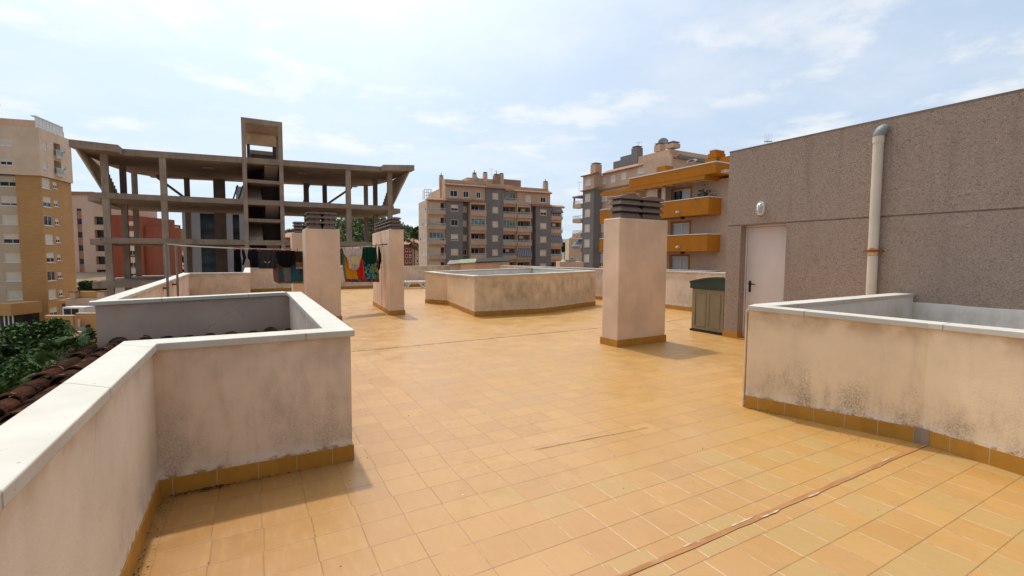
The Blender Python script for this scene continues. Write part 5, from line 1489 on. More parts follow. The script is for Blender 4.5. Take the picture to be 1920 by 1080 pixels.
# ------------------------------------------------------------------ low houses, cars
def simple_house(name, label, px0, px1, pyt, d, wall, holes=(), roof=None, depth=7, base=-12, rh=1.2, cat='house'):
    s0 = spot(px0, d); f = Fac((s0.x, s0.y), R2); t = thing(name, (s0.x, s0.y, base), label, cat)
    ux = f.at(px1, pyt)[0]; zt_ = f.at((px0+px1)/2, pyt)[1]; hs = []
    for (a, y0, c_, y1, k) in holes:
        r = f.rect(a, y0, c_, y1); hs.append((r[0], r[1], r[2], r[3], .18))
    b = MB(); block(b, f, 0, ux, base, zt_, depth, hs); b.build('wall', M[wall], t)
    for h, k in zip(hs, holes): window(f, h, t, k[4], fw=.1)
    if roof:
        b = MB(); b.prism([tuple(f.P(-.3, 0, .4).xy), tuple(f.P(ux+.3, 0, .4).xy), tuple(f.P(ux+.3, 0, -depth).xy), tuple(f.P(-.3, 0, -depth).xy)], zt_+.003, [zt_+.15, zt_+.15, zt_+rh, zt_+rh]); b.build('roof', M[roof], t)
    return t, f
simple_house('red_house', 'brick-red house with an orange tiled roof and dark windows left of the wide grey block', 757, 773.5, 459, 140, 'brick_rd',
             [(760, 466, 764, 472, 'glass'), (767, 466, 771, 472, 'glass'), (760, 477, 764, 483, 'glass'), (767, 477, 771, 483, 'half'), (760, 487, 764, 493, 'glass'), (767, 487, 771, 493, 'glass')], 'terracotta', rh=2.2)
simple_house('grey_house', 'greyish house with balconies between the red house and the wide grey block', 773.6, 787, 462, 138, 'cream',
             [(776, 467, 779, 472, 'glass'), (781, 467, 785, 472, 'glass'), (776, 477, 779, 482, 'glass'), (781, 477, 785, 482, 'half'), (776, 487, 779, 492, 'half'), (781, 487, 785, 492, 'glass')], 'terracotta', rh=2.4)
simple_house('red_house', 'red tiled house glimpsed between the tower columns and the pinkish chimney', 522, 546, 446, 130, 'brick_rd', [(535, 450, 538, 455, 'glass')], 'terracotta', rh=1.8)
simple_house('cream_house', 'cream gabled house with no windows seen between the front columns of the frame', 292, 312, 470, 125, 'cream_lt', [], 'terracotta', rh=1.5, base=-6)
simple_house('pink_house', 'pink house with a dark red canopy behind the parked white van', 312, 350, 462, 135, 'pinkish', [(318, 468, 322, 474, 'half'), (330, 468, 334, 474, 'shutter'), (318, 483, 322, 490, 'glass'), (332, 484, 337, 491, 'glass')], None, base=-6)
# parked white van
vd = 108; v0 = spot(337, vd); vz = gz_(v0.x, v0.y)
t = thing('parked_van', (v0.x, v0.y, vz), 'small white van parked between the frame columns, behind the washing-line posts', 'van')
def vp(a, c, z): p = Vector((v0.x, v0.y))+R2*a+F2*c; return Vector((p.x, p.y, vz+z))
b = MB()
def vprism(b, prof, w0, w1):
    A = [vp(a, w0, z) for a, z in prof]; B = [vp(a, w1, z) for a, z in prof]; n = len(prof)
    b.add(A); b.add(B[::-1])
    for i in range(n): b.add([A[i], B[i], B[(i+1) % n], A[(i+1) % n]])
vprism(b, [(-2.1, .3), (2.1, .3), (2.1, .95), (1.35, 1.1), (.85, 1.8), (-2.05, 1.85)], -.85, .85); b.build('body', M['white'], t)
b = MB(); vprism(b, [(-.3, 1.1), (1.2, 1.1), (.8, 1.65), (-.3, 1.65)], -.862, -.852); b.build('side_window', M['glass'], t)
b = MB(); vprism(b, [(1.37, 1.12), (1.40, 1.13), (.92, 1.76), (.89, 1.75)], -.7, .7); b.build('windscreen', M['glass'], t)
for a in (-1.3, 1.3):
    for w in (-.84, .66):
        b = MB(); b.tube([vp(a, w-.03, .32), vp(a, w+.2, .32)], .32, 16); b.build('wheel', M['black'], t)
# roof terraces at the foot of the tower
def quick(fc, x0, y0, x1, y1, o0, o1, mb): 
    r = fc.rect(x0, y0, x1, y1); fc.box(mb, r[0], r[1], r[2], r[3], o0, o1)
s0 = spot(85, 57); f = Fac((s0.x, s0.y), R2); t = thing('brick_terrace_wall', (s0.x, s0.y, -12), 'orange brick terrace wall with a pale post and small vents at the foot of the tower', 'wall')
b = MB(); r1_ = f.rect(85.5, 592.5, 137, 625); f.box(b, r1_[0], r1_[1], -13, r1_[3], -.3, 0); r2_ = f.rect(137, 589, 182, 625); f.box(b, r2_[0], r2_[1], -13, r2_[3], -.75, -.45); b.build('wall', M['brick_or'], t)
b = MB(); f.box(b, r1_[0], r1_[1]+.02, r1_[3]+.002, r1_[3]+.08, -.34, .04); f.box(b, r2_[0]+.025, r2_[1], r2_[3]+.002, r2_[3]+.08, -.79, -.41); b.build('coping', M['cream_lt'], t)
b = MB(); quick(f, 143, 599, 146.5, 617, -.44, -.2, b); b.build('post', M['cream_lt'], t)
b = MB(); quick(f, 109, 616, 130, 624, .01, .5, b); b.build('vent_unit', M['pvc_gr'], t)
b = MB(); quick(f, 147, 613, 160, 618, -.44, .1, b); b.build('ledge', M['pvc_gr'], t)
c = f.at(161, 612); b = MB(); b.tube([f.P(c[0], c[1], -.44), f.P(c[0], c[1], -.1)], .17, 14); b.build('fan_outlet', M['black'], t)
b = MB(); quick(f, 150, 620, 182, 633, -3, .8, b); b.build('lower_terrace', M['cream_lt'], t)
s0 = spot(105, 63); f = Fac((s0.x, s0.y), R2); t = thing('tower_annexe', (s0.x, s0.y, -12), 'low cream and orange annexe with a parapet and dark doorway beside the tower', 'annexe')
hs = [(*f.rect(116, 565, 123, 592), .5), (*f.rect(165, 575, 176, 589), .1)]
b = MB(); block(b, f, f.at(123.2, 575)[0], f.at(200, 575)[0], -12, f.at(150, 560)[1], 6, [hs[1]]); b.build('wall', M['cream'], t)
b = MB(); r = f.rect(107, 563, 122.8, 595); block(b, f, r[0], r[1], -12, r[3], 6, [(hs[0][0], hs[0][1]-.05, hs[0][2], hs[0][3]-.3, .6)]); b.build('wall', M['brick_or'], t)
b = MB(); f.quad(b, hs[0][0], hs[0][1]-.05, hs[0][2], hs[0][3]-.3, -.58); b.build('doorway', M['dark'], t)
b = MB(); f.quad(b, hs[1][0], hs[1][1], hs[1][2], hs[1][3], -.09); b.build('shutter', M['white'], t)
b = MB(); quick(f, 134, 547, 186, 559.5, -1.2, -.6, b); b.build('roof_parapet', M['brick_or'], t)
b = MB(); quick(f, 132, 548, 141, 559.7, -.59, .1, b); b.build('parapet_pier', M['cream'], t); b = MB(); quick(f, 183, 547, 197, 559.7, -.59, .1, b); b.build('parapet_pier', M['cream'], t)
b = MB(); quick(f, 131, 546, 142.5, 547.6, -.7, .2, b); quick(f, 182, 545.4, 199, 546.8, -.7, .2, b); b.build('pier_cap', M['brick_rd'], t)
s0 = spot(117, 60); f = Fac((s0.x, s0.y), R2); r = f.rect(117, 576, 150, 592)
t = thing('glazed_cabinet', (s0.x, s0.y, r[2]), 'white cabinet with two grey glass panels on the terrace behind the brick wall', 'cabinet')
b = MB(); f.box(b, r[0], r[1]+.5, r[2], r[3], -1.6, 0); b.build('body', M['white'], t)
for (a, c_) in ((120, 133), (134.5, 147.5)):
    b = MB(); q = f.rect(a, 579, c_, 590); f.box(b, q[0], q[1], q[2], q[3], .003, .02); b.build('panel', M['glass'], t)
s0 = spot(-15, 60); f = Fac((s0.x, s0.y), R2); r = f.rect(-15, 570, 20, 592)
t = thing('brick_porch', (s0.x, s0.y, -12), 'orange brick porch with white framed glass doors at the left edge', 'porch')
b = MB(); f.box(b, r[0], r[1], r[2], r[3], -4, 0); b.build('wall', M['brick_or'], t)
b = MB(); f.box(b, r[0], r[1]-.2, -12, r[2]-.003, -3.8, -.6); b.build('glass_doors', M['glass'], t)
b = MB()
for a in (-10, 0, 8, 16):
    q = f.rect(a, 593, a+2, 640); f.box(b, q[0], q[1], -11, r[2]-.003, -.599, -.5)
b.build('door_frame', M['white'], t)

# ------------------------------------------------------------------ strip of barrel tiles outside the left parapet
tr_ = thing('tile_roof', (-1.2, 4, 0), 'strip of old dark barrel tiles below the left parapet, running up to the shaded parapet', 'tile roof')
rnd = random.Random(17)
cov = MB(); chn = MB(); vrg = MB()
def barrel(mb, x, y0, L, z, r0, r1, dz=0.0, rot=0.0):
    n, m_ = 9, 5; G = []
    for j in range(m_+1):
        f = j/m_; r = r0+(r1-r0)*f; row = []
        for k in range(n+1):
            a = math.pi*k/n; q = r*(1+rnd.uniform(-.05, .05)) if 0 < j < m_ else r*(1+rnd.uniform(-.02, .02))
            row.append(Vector((x-math.cos(a)*q+rot*L*f, y0+L*f+rnd.uniform(-.006, .006), z+dz*f+math.sin(a)*q*.88)))
        G.append(row)
    for j in range(m_):
        for k in range(n): mb.add([G[j][k], G[j][k+1], G[j+1][k+1], G[j+1][k]], None, 0)
    for k in range(n):
        a0, a1 = G[0][k], G[0][k+1]; c = Vector((x, 0, z))
        i0 = Vector((a0.x+(x-a0.x)*.16, a0.y, a0.z+(z-a0.z)*.16)); i1 = Vector((a1.x+(x-a1.x)*.16, a1.y, a1.z+(z-a1.z)*.16))
        mb.add([a1, a0, i0, i1], None, 1)
        if rnd.random() < .16:
            mb.add([a0+Vector((0, -.001, .003)), a1+Vector((0, -.001, .003)), a1+Vector((0, .03, .003)), a0+Vector((0, .03, .003))], None, 1)
sl = .012
xs = []
x = -1.76
while x < .5:
    xs.append(x); x += .25
for ci, x in enumerate(xs):
    y = -3.2; yend = 7.72-.06*(x+1.7)*-1
    ystart = -3.2 if x < -.85 else 3.98
    y = ystart+rnd.uniform(0, .2)
    while y < 7.72:
        L = min(.40*rnd.uniform(.95, 1.08), 7.9-y); z = .385+sl*(y-6)*.5+rnd.uniform(-.016, .016)+(-.005 if ci == 0 else .045 if y > 5.5 else .0)
        mb = vrg if ci == 0 else cov
        r0 = (.088 if ci == 0 else .10)*rnd.uniform(.95, 1.06)
        barrel(mb, x+rnd.uniform(-.012, .012), y, L, z, r0, r0*.86, -.012, rnd.uniform(-.03, .03))
        y += .335*rnd.uniform(.94, 1.06)
vrg.build('verge_tiles', [M['rooftile'], M['tileedge']], tr_)
cov.build('cover_tiles', [M['rooftile'], M['tileedge']], tr_)
for i in range(len(xs)-1):
    x = (xs[i]+xs[i+1])/2; y0 = -3.2 if x < -.85 else 3.98
    n = 6
    for k in range(n):
        a0, a1 = math.pi*k/n, math.pi*(k+1)/n
        p = [(x-math.cos(a)*.10, .41-math.sin(a)*.07) for a in (a0, a1)]
        chn.add([(p[0][0], y0, p[0][1]-.04), (p[0][0], 7.8, p[0][1]), (p[1][0], 7.8, p[1][1]), (p[1][0], y0, p[1][1]-.04)][::-1])
chn.build('channel_tiles', M['rooftile'], tr_)
b = MB(); b.box(-1.84, -.72, -3.2, 7.66, .05, .32); b.box(-.71, .50, 3.9, 7.9, .05, .32); b.box(-1.84, -1.70, -3.2, 7.66, -12, .049); b.build('bed', M['rooftile'], tr_)

# ------------------------------------------------------------------ washing line
A = ax(311, 458, -1.50); A.z = hgt(311, 457.5, Vector((A.x, A.y)).dot(F2))
A2 = ax(330, 461, -1.50); A2.z = hgt(330, 460, Vector((A2.x, A2.y)).dot(F2))
B = ax(706, 461, 3.14); B2 = ax(697, 461, 3.14)
wl = thing('washing_line', (A.x, A.y, 0), 'pale double washing line from steel posts at the parapet to the deep chimney', 'washing line')
for p in (A, A2):
    b = MB(); b.tube([(p.x, p.y, .0), (p.x, p.y, p.z+.03)], .024, 10); b.box(p.x-.05, p.x+.05, p.y-.05, p.y+.05, .001, .012); b.build('post', M['metal'], wl)
b = MB(); b.tube([A+Vector((0, -.15, .0)), A2+Vector((0, .2, .0))], .012, 6); b.build('crossbar', M['metal'], wl)
def lp(P, Q, f, sag=.10): return P.lerp(Q, f)-Vector((0, 0, sag*4*f*(1-f)))
t2 = NT('pale_cord'); M['cord'] = t2.fin((.55, .50, .45), .8, .2)
for P, Q in ((A, B), (A2, B2)):
    b = MB(); b.tube([lp(P, Q, i/24) for i in range(25)], .0075, 5); b.build('cord', M['cord'], wl)
b = MB(); xb = 3.245
b.tube([(3.14, B2.y+.15, B.z+.01), (3.14, B.y-1.2, B.z+.03)], .010, 6)
for yy in (B2.y, B.y, B.y-.75): b.tube([(xb, yy, B.z+.02), (3.12, yy, B.z+.02)], .010, 6); b.tube([(3.13, yy, B.z-.04), (3.13, yy, B.z+.07)], .008, 6)
b.build('bracket', M['black'], wl)
pl = Fac((A.x, A.y), (B-A).to_2d())
def cloth(name, label, rows, mat, off, cat, nx=18, ny=10, amp=.038, waves=3.6, seed=0):
    """rows: (py, px left, px right) from top to bottom, projected on the line's own plane"""
    rnd = random.Random(seed); fcx = pl.shift(off)
    pts = []
    for (y, l, r) in rows:
        ul, zl_ = fcx.at(l, y); ur, zr_ = fcx.at(r, y); pts.append((ul, zl_, ur, zr_))
    cu_ = (pts[0][0]+pts[0][2])/2; t = thing(name, fcx.P(cu_, pts[0][1]), label, cat)
    b = MB(); V = {}
    ph = rnd.uniform(0, 6)
    for j in range(ny+1):
        f = j/ny*(len(rows)-1); k = min(int(f), len(rows)-2); g = f-k
        q = [pts[k][i]+(pts[k+1][i]-pts[k][i])*g for i in range(4)]
        for i in range(nx+1):
            s = i/nx; o = amp*math.sin(ph+s*waves*6.28+j*.25)*(.25+.75*j/ny)+amp*.4*math.sin(ph*2+s*waves*13+j*.4)
            V[i, j] = (fcx.P(q[0]+(q[2]-q[0])*s, q[1]+(q[3]-q[1])*s, o), (s, 1-j/ny))
    for j in range(ny):
        for i in range(nx):
            ids = [(i, j+1), (i+1, j+1), (i+1, j), (i, j)]
            b.add([V[a][0] for a in ids], [V[a][1] for a in ids])
    o = b.build('fabric', mat, t, smooth=True, solid=.006)
    return t, fcx, pts
def fab(name, col): return plain(name, col, rough=.95, spec=.1, var=.15, sc=12)
M['f_black'] = fab('black_cotton', (.010, .010, .011)); M['f_navy'] = fab('navy_cotton', (.013, .015, .025)); M['f_char'] = fab('charcoal_cotton', (.045, .045, .045))
M['f_white'] = fab('white_cotton', (.62, .56, .56)); M['f_green'] = fab('bottle_green_cotton', (.006, .055, .035)); M['f_grey'] = fab('grey_cotton', (.08, .075, .08))
def uvtowel(name, kind):
    t = NT(name); uv = t.sep(t.n('ShaderNodeTexCoord').outputs['UV']); u, v = uv[0], uv[1]
    wob = t.math('MULTIPLY', t.math('SUBTRACT', t.noise(5, 3), .5), .12); uu = t.math('ADD', u, wob)
    def band(c, a, col): return t.mix(t.math('GREATER_THAN', uu, a), c, col)
    if kind == 'beach':
        c = (.08, .22, .20); c = t.mix(t.math('GREATER_THAN', uu, .06), c, (.60, .26, .01)); c = band(c, .20, (.58, .33, .02)); c = band(c, .37, (.55, .02, .02)); c = band(c, .53, (.52, .10, .01)); c = band(c, .58, (.01, .06, .22)); c = band(c, .80, (.20, .30, .03)); c = band(c, .88, (.01, .07, .16)); c = band(c, .965, (.42, .02, .06))
        n = t.noise(16, 3, .6); right = t.math('GREATER_THAN', uu, .59)
        c = t.mix(t.math('MULTIPLY', right, t.ramp(n, .5, .56)), c, (.10, .34, .30))
        c = t.mix(t.math('MULTIPLY', right, t.ramp(t.noise(11, 2), .58, .62)), c, (.32, .40, .04))
        low = t.math('LESS_THAN', v, .11); ck = t.math('LESS_THAN', t.math('FRACT', t.math('MULTIPLY', u, 5)), .5)
        c = t.mix(low, c, t.mix(ck, (.06, .20, .18), (.42, .03, .04)))
        c = t.mix(t.math('MULTIPLY', low, t.ramp(n, .52, .6)), c, (.02, .03, .10))
    else:
        c = (.20, .10, .09); c = t.mix(t.math('GREATER_THAN', u, .16), c, (.07, .10, .11)); c = band(c, .25, (.05, .11, .14)); c = band(c, .33, (.20, .18, .17)); c = band(c, .56, (.025, .10, .22)); c = band(c, .72, (.05, .11, .10)); c = band(c, .86, (.025, .07, .12))
        c = t.mix(t.math('LESS_THAN', v, .22), c, (.16, .05, .02)); c = t.mix(t.math('LESS_THAN', v, .185), c, (.05, .16, .13)); c = t.mix(t.math('LESS_THAN', v, .13), c, (.20, .19, .04)); c = t.mix(t.math('LESS_THAN', v, .06), c, (.09, .14, .05))
    return t.fin(c, .95, .1)
M['t_beach'] = uvtowel('bright_beach_towel', 'beach'); M['t_stripe'] = uvtowel('striped_towel', 'stripe')
t2 = NT('brown_cloth_cream_band'); uv = t2.sep(t2.n('ShaderNodeTexCoord').outputs['UV'])
M['t_brown'] = t2.fin(t2.mix(t2.math('LESS_THAN', uv[1], .33), (.05, .03, .02), t2.mix(t2.math('LESS_THAN', uv[1], .08), (.22, .13, .09), (.45, .40, .36))), .95, .1)
G = 'washing'
cloth('trousers', 'black trousers hanging at the left end of the washing', [(467, 438.5, 451.5), (480, 438, 452), (490, 439, 452), (509, 439.5, 452)], M['f_black'], .01, 'trousers', seed=1)
cloth('leggings', 'thin bent black leggings beside the black trousers', [(468, 453, 457.5), (476, 454, 460), (483, 456, 462), (490, 455, 460), (497, 453.5, 457.5)], M['f_black'], .01, 'leggings', nx=6, amp=.015, seed=2)
cloth('t_shirt', 'navy t-shirt with bulging sleeve between the leggings and the charcoal shirt', [(467, 466, 483.5), (475, 464.5, 483.5), (484, 464.5, 483.5), (489, 469, 483.5), (502, 471, 483.5)], M['f_navy'], .01, 't-shirt', seed=3)
ts, fcx, pp_ = cloth('t_shirt', 'charcoal t-shirt with a small white bird emblem', [(468, 484, 518), (478, 483.5, 519), (490, 483.8, 519), (502, 484, 519), (503.5, 490, 515)], M['f_char'], .012, 't-shirt', seed=4)
b = MB()
for s in (-1, 1):
    c = fcx.at(499.5, 492); k = 1/880*13
    o = fcx.at(499.5+s*1.0, 493); q = [fcx.at(499.5+s*1.0, 493.2), fcx.at(499.5+s*3.2, 490.8), fcx.at(499.5+s*6.2, 489.8), fcx.at(499.5+s*4.0, 491.8)]
    b.add([fcx.P(a[0], a[1], .045) for a in q])
b.build('bird_emblem', M['white'], ts, solid=.002)
cloth('towel', 'striped towel with a green and yellow hem under the dark clothes', [(471, 513, 570), (490, 512.5, 570), (510, 512.5, 571), (527, 514, 571), (531.5, 521, 571)], M['t_stripe'], -.10, 'towel', nx=20, ny=12, seed=5)
cloth('folded_top', 'rounded black top slung double over the line', [(470, 518.5, 553), (480, 518.5, 554), (490, 519.5, 553.5), (497, 523, 551), (501.5, 532, 544)], M['f_black'], .03, 'top', seed=6)
cloth('scarf', 'brown cloth with a cream band against the pinkish chimney', [(471, 555, 570), (485, 555, 571), (504, 555, 572)], M['t_brown'], .02, 'scarf', nx=8, seed=7)
cloth('beach_towel', 'bright beach towel in yellow, red and blue near the deep chimney', [(463.5, 640, 706), (480, 641, 707.5), (500, 643, 709), (515, 645.5, 710), (529, 648.5, 711)], M['t_beach'], -.06, 'towel', nx=24, ny=14, seed=8)
t_, fw_, pw_ = cloth('t_shirt', 'white t-shirt with a pale yellow print pegged over the beach towel', [(464, 642.5, 679), (476, 645, 678.5), (483, 651, 677), (495, 654, 674), (503, 656, 672), (506, 661, 668)], M['f_white'], .02, 't-shirt', seed=9)
t2 = NT('pale_yellow_print'); M['pyel'] = t2.fin((.56, .54, .28), .9, .1)
b = MB(); q = [fw_.at(656, 480), fw_.at(674, 480), fw_.at(671, 496), fw_.at(657, 496)]; b.add([fw_.P(a[0], a[1], .04) for a in q][::-1]); b.build('chest_print', M['pyel'], t_, solid=.002)
cloth('t_shirt', 'bottle green t-shirt pegged over the right half of the beach towel', [(463.5, 679.5, 706), (474, 680, 705.5), (484, 681, 705), (490, 685, 704), (494.5, 688, 702)], M['f_green'], .02, 't-shirt', seed=10)
cloth('dark_shorts', 'dark grey shorts just showing right of the pinkish chimney', [(465, 634, 642), (480, 634, 642), (497, 634, 641)], M['f_grey'], .0, 'shorts', nx=6, seed=11)
cloth('stocking', 'black stocking hanging at the bracket end of the line', [(462, 709, 711.5), (475, 709, 714), (490, 709.2, 715), (497, 710, 713), (502, 709.5, 713), (506, 709.5, 711)], M['f_black'], .0, 'stocking', nx=5, amp=.01, seed=12)
# pegs
t2 = NT('red_peg'); M['peg'] = t2.fin((.42, .12, .09), .6, .3)
first = None
for i, px in enumerate((440, 450, 455, 468, 481, 487, 512, 517, 524, 534, 545, 557, 645, 660, 676, 682, 703)):
    f = pl.at(px, 468)[0]/ (B-A).to_2d().length; p = lp(A, B, f)
    if not first:
        b = MB(); w = (B-A).normalized()*.009; nn = pl.n.to_3d()*.012; hh = Vector((0, 0, .075))
        b.obox(-w/2+nn*.1-Vector((0, 0, .05)), w, nn, hh+nn*.3); b.obox(-w/2-nn*.1-Vector((0, 0, .05)), w, -nn, hh-nn*.3)
        b.obox(-w/2-nn*.1+Vector((0, 0, -.01)), w, nn*.2, Vector((0, 0, .012)))
        o = b.build('clothes_peg', M['peg']); first = o
    else:
        o = first.copy(); COL.objects.link(o)
    o.location = p+pl.n.to_3d()*.02
    tag(o, 'small red clothes peg clipped on the washing line', 'clothes peg', 'red pegs along the washing line')
# small brackets on the inside of the far parapet
b = MB()
for px, py in ((308, 540), (326, 533)):
    p = ax(px, py, -1.60); b.box(-1.66, -1.52, p.y-.09, p.y+.09, p.z-.02, p.z+.02)
b.build('wall_bracket', M['brick_rd'], far)

# ------------------------------------------------------------------ white sun lounger behind the light well
l0 = az(757, 543); l1 = az(812, 542)
dv = (l1-l0).to_2d().normalized(); nv = Vector((-dv.y, dv.x)); L0 = Vector((l0.x, l0.y))-dv*.3+nv*.35
sl_ = thing('sun_lounger', (L0.x, L0.y, 0), 'white plastic sun lounger with crossed legs by the far parapet', 'sun lounger')
def lo(a, c, z): p = L0+dv*a+nv*c; return Vector((p.x, p.y, z))
for c in (0, .6):
    b = MB(); b.obox(lo(-.1, c, .31), (dv*1.9).to_3d(), (nv*.05).to_3d(), (0, 0, .06)); b.build('side_rail', M['white'], sl_)
    for a in (.45, 1.35):
        b = MB()
        for q in (-.27, .27): b.tube([lo(a, c+.025, .02), lo(a+q, c+.025, .32)], .026, 8)
        b.tube([lo(a-.08, c+.025, .02), lo(a+.08, c+.025, .02)], .028, 8)
        b.build('leg', M['white'], sl_)
b = MB()
for i in range(14): b.obox(lo(-.08+i*.13, .052, .345), (dv*.08).to_3d(), (nv*.545).to_3d(), (0, 0, .02))
b.build('slats', M['white'], sl_)
b = MB(); b.obox(lo(1.72, .06, .37), (dv*.75).to_3d()+Vector((0, 0, .42)), (nv*.53).to_3d(), Vector((-.02, 0, .03))); b.build('backrest', M['white'], sl_)
p = ax(1440, 258, 14.0)
t = aerial((p.x, p.y, 3.6), p.z-3.6, 'small aerial just showing over the pebbledash wall', 5)
for c in t.children: c.scale = (.22, .22, 1)

# dry grit and leaf scraps blown against the skirting
rnd = random.Random(77); b = MB()
def scrap(x, y, s):
    z = .005+rnd.random()*.008; a = rnd.uniform(0, 6.28); w = rnd.uniform(.3, .8)*s
    p = [Vector((x+math.cos(a+k*2.1)*s*rnd.uniform(.6, 1.2), y+math.sin(a+k*2.1)*w, z+rnd.random()*.012)) for k in range(3)]
    b.add(p); b.add(p[::-1])
for i in range(170): scrap(-.55+abs(rnd.gauss(0, .035)), rnd.uniform(1.6, 3.7), rnd.uniform(.003, .011))
for i in range(150): scrap(-.5+abs(rnd.gauss(0, .35)), 3.715-abs(rnd.gauss(0, .014)), rnd.uniform(.003, .012))
for i in range(60): scrap(-.28+rnd.gauss(0, .04), 3.712-abs(rnd.gauss(0, .012)), rnd.uniform(.004, .013))
for i in range(120): scrap(4.57+rnd.uniform(0, .1), rnd.uniform(1.7, 3.0), rnd.uniform(.003, .008))
for i in range(220): scrap(rnd.uniform(-.4, 5), rnd.uniform(1.2, 9), rnd.uniform(.002, .007))
tag(b.build('leaf_litter', M['bark']), label='dry grit and leaf scraps scattered on the tiles and along the skirting', kind='stuff')

# ------------------------------------------------------------------ light, sky, camera
SUN_EL, SUN_AZ = R(64), R(-2)          # azimuth clockwise from +y
sd = Vector((math.sin(SUN_AZ)*math.cos(SUN_EL), math.cos(SUN_AZ)*math.cos(SUN_EL), math.sin(SUN_EL)))
sun = bpy.data.lights.new('sun', 'SUN'); sun.energy = 2.0; sun.angle = R(1.6); sun.color = (1, .935, .83)
so = bpy.data.objects.new('sun', sun); COL.objects.link(so); so.rotation_euler = sd.to_track_quat('Z', 'Y').to_euler(); so.location = (0, 0, 60)
W = bpy.data.worlds.new('World'); SC.world = W; W.use_nodes = True
nt = W.node_tree; nt.nodes.clear()
def N(t, **kw):
    n = nt.nodes.new(t)
    for k, v in kw.items(): setattr(n, k, v)
    return n
out = N('ShaderNodeOutputWorld'); bg = N('ShaderNodeBackground'); nt.links.new(bg.outputs[0], out.inputs[0])
sky = N('ShaderNodeTexSky', sky_type='NISHITA'); sky.sun_disc = False; sky.sun_elevation = SUN_EL; sky.sun_rotation = SUN_AZ
sky.air_density = 1.0; sky.dust_density = 2.5; sky.ozone_density = 1.0
bg.inputs['Strength'].default_value = .1
tc = N('ShaderNodeTexCoord'); dirv = tc.outputs['Generated']
sx = N('ShaderNodeSeparateXYZ'); nt.links.new(dirv, sx.inputs[0])
def mth(op, a, b=0.0, clamp=False):
    n = N('ShaderNodeMath', operation=op); n.use_clamp = clamp
    for i, v in enumerate((a, b)):
        if isinstance(v, bpy.types.NodeSocket): nt.links.new(v, n.inputs[i])
        else: n.inputs[i].default_value = v
    return n.outputs[0]
# project the view direction onto a cloud layer overhead
zc = mth('MAXIMUM', mth('ADD', sx.outputs[2], .10), .03)
cx = mth('DIVIDE', sx.outputs[0], zc); cy = mth('DIVIDE', sx.outputs[1], zc)
cv = N('ShaderNodeCombineXYZ'); nt.links.new(cx, cv.inputs[0]); nt.links.new(cy, cv.inputs[1])
def noise(sc, det, ro, vec, off=(0, 0, 0)):
    mp = N('ShaderNodeMapping'); mp.inputs['Location'].default_value = off; nt.links.new(vec, mp.inputs[0])
    n = N('ShaderNodeTexNoise'); n.inputs['Scale'].default_value = sc; n.inputs['Detail'].default_value = det; n.inputs['Roughness'].default_value = ro
    nt.links.new(mp.outputs[0], n.inputs['Vector']); return n.outputs[0]
def rng(f, a, b, lo=0, hi=1):
    n = N('ShaderNodeMapRange', interpolation_type='SMOOTHSTEP'); nt.links.new(f, n.inputs[0])
    for i, v in enumerate((a, b, lo, hi)): n.inputs[i+1].default_value = v
    return n.outputs[0]
n1 = noise(2.0, 10, .60, cv.outputs[0], (3.1, 1.7, 0)); n2 = noise(.8, 3, .5, cv.outputs[0], (1.2, 8.4, 0))
cl = mth('MULTIPLY', rng(n1, .45, .66), rng(n2, .38, .56))
soft = mth('MULTIPLY', rng(noise(1.1, 6, .6, cv.outputs[0], (7, 2, 0)), .40, .72), .30)
mask = mth('MAXIMUM', mth('MULTIPLY', cl, .58), soft, True)
CLOUD = (8.5, 8.35, 8.1)
HAZE = (6.1, 7.4, 8.9)
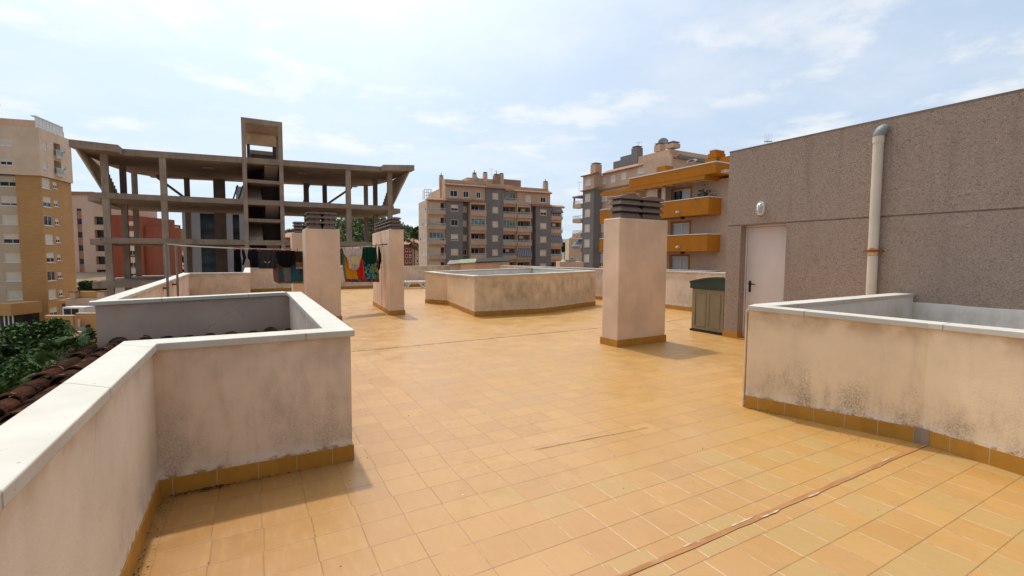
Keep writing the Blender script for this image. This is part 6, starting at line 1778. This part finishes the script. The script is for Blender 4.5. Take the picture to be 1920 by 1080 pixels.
def mixc(f, a, b):
    n = N('ShaderNodeMix', data_type='RGBA')
    if isinstance(f, bpy.types.NodeSocket): nt.links.new(f, n.inputs[0])
    else: n.inputs[0].default_value = f
    for i, v in ((6, a), (7, b)):
        if isinstance(v, bpy.types.NodeSocket): nt.links.new(v, n.inputs[i])
        else: n.inputs[i].default_value = (*v, 1)
    return n.outputs[2]
hz = mth('MULTIPLY', rng(sx.outputs[2], .85, .35, .6, .84), rng(sx.outputs[0], .05, .85, 1.0, .68))
hz = mth('MAXIMUM', hz, rng(sx.outputs[2], .16, .0, 0, .93))
col = mixc(hz, sky.outputs[0], HAZE)
# away from the sun the sky is deeper; round the sun a bright hazy aureole
back = rng(sx.outputs[1], -.7, .35, .55, 1.0)
bk = N('ShaderNodeMix', data_type='RGBA', blend_type='MULTIPLY'); bk.inputs[0].default_value = 1
cb3 = N('ShaderNodeCombineColor')
col = mixc(mask, col, CLOUD)
for i in range(3): nt.links.new(back, cb3.inputs[i])
nt.links.new(col, bk.inputs[6]); nt.links.new(cb3.outputs[0], bk.inputs[7]); col = bk.outputs[2]
dt = N('ShaderNodeVectorMath', operation='DOT_PRODUCT'); nt.links.new(dirv, dt.inputs[0]); dt.inputs[1].default_value = tuple(sd)
gl = mth('MULTIPLY', mth('POWER', mth('MAXIMUM', dt.outputs['Value'], 0.0), 9.0), 20.0)
gm = N('ShaderNodeMix', data_type='RGBA', blend_type='ADD'); gm.inputs[0].default_value = 1
gc = N('ShaderNodeCombineColor')
for i, k in enumerate((1.0, .96, .88)): nt.links.new(mth('MULTIPLY', gl, k), gc.inputs[i])
nt.links.new(col, gm.inputs[6]); nt.links.new(gc.outputs[0], gm.inputs[7]); col = gm.outputs[2]
nt.links.new(col, bg.inputs[0])

cam = bpy.data.cameras.new('camera'); co = bpy.data.objects.new('camera', cam); COL.objects.link(co)
cam.sensor_width = 36; cam.lens = FPX/1920*36; cam.clip_start = .05; cam.clip_end = 5000
mw = Matrix(((RT.x, UP.x, -FW.x), (RT.y, UP.y, -FW.y), (RT.z, UP.z, -FW.z)))
co.matrix_world = Matrix.Translation(EYEV) @ mw.to_4x4()
SC.camera = co
SC.view_settings.view_transform = 'Standard'; SC.view_settings.look = 'None'; SC.view_settings.exposure = 0.31; SC.view_settings.gamma = 1
SC.render.engine = 'CYCLES'
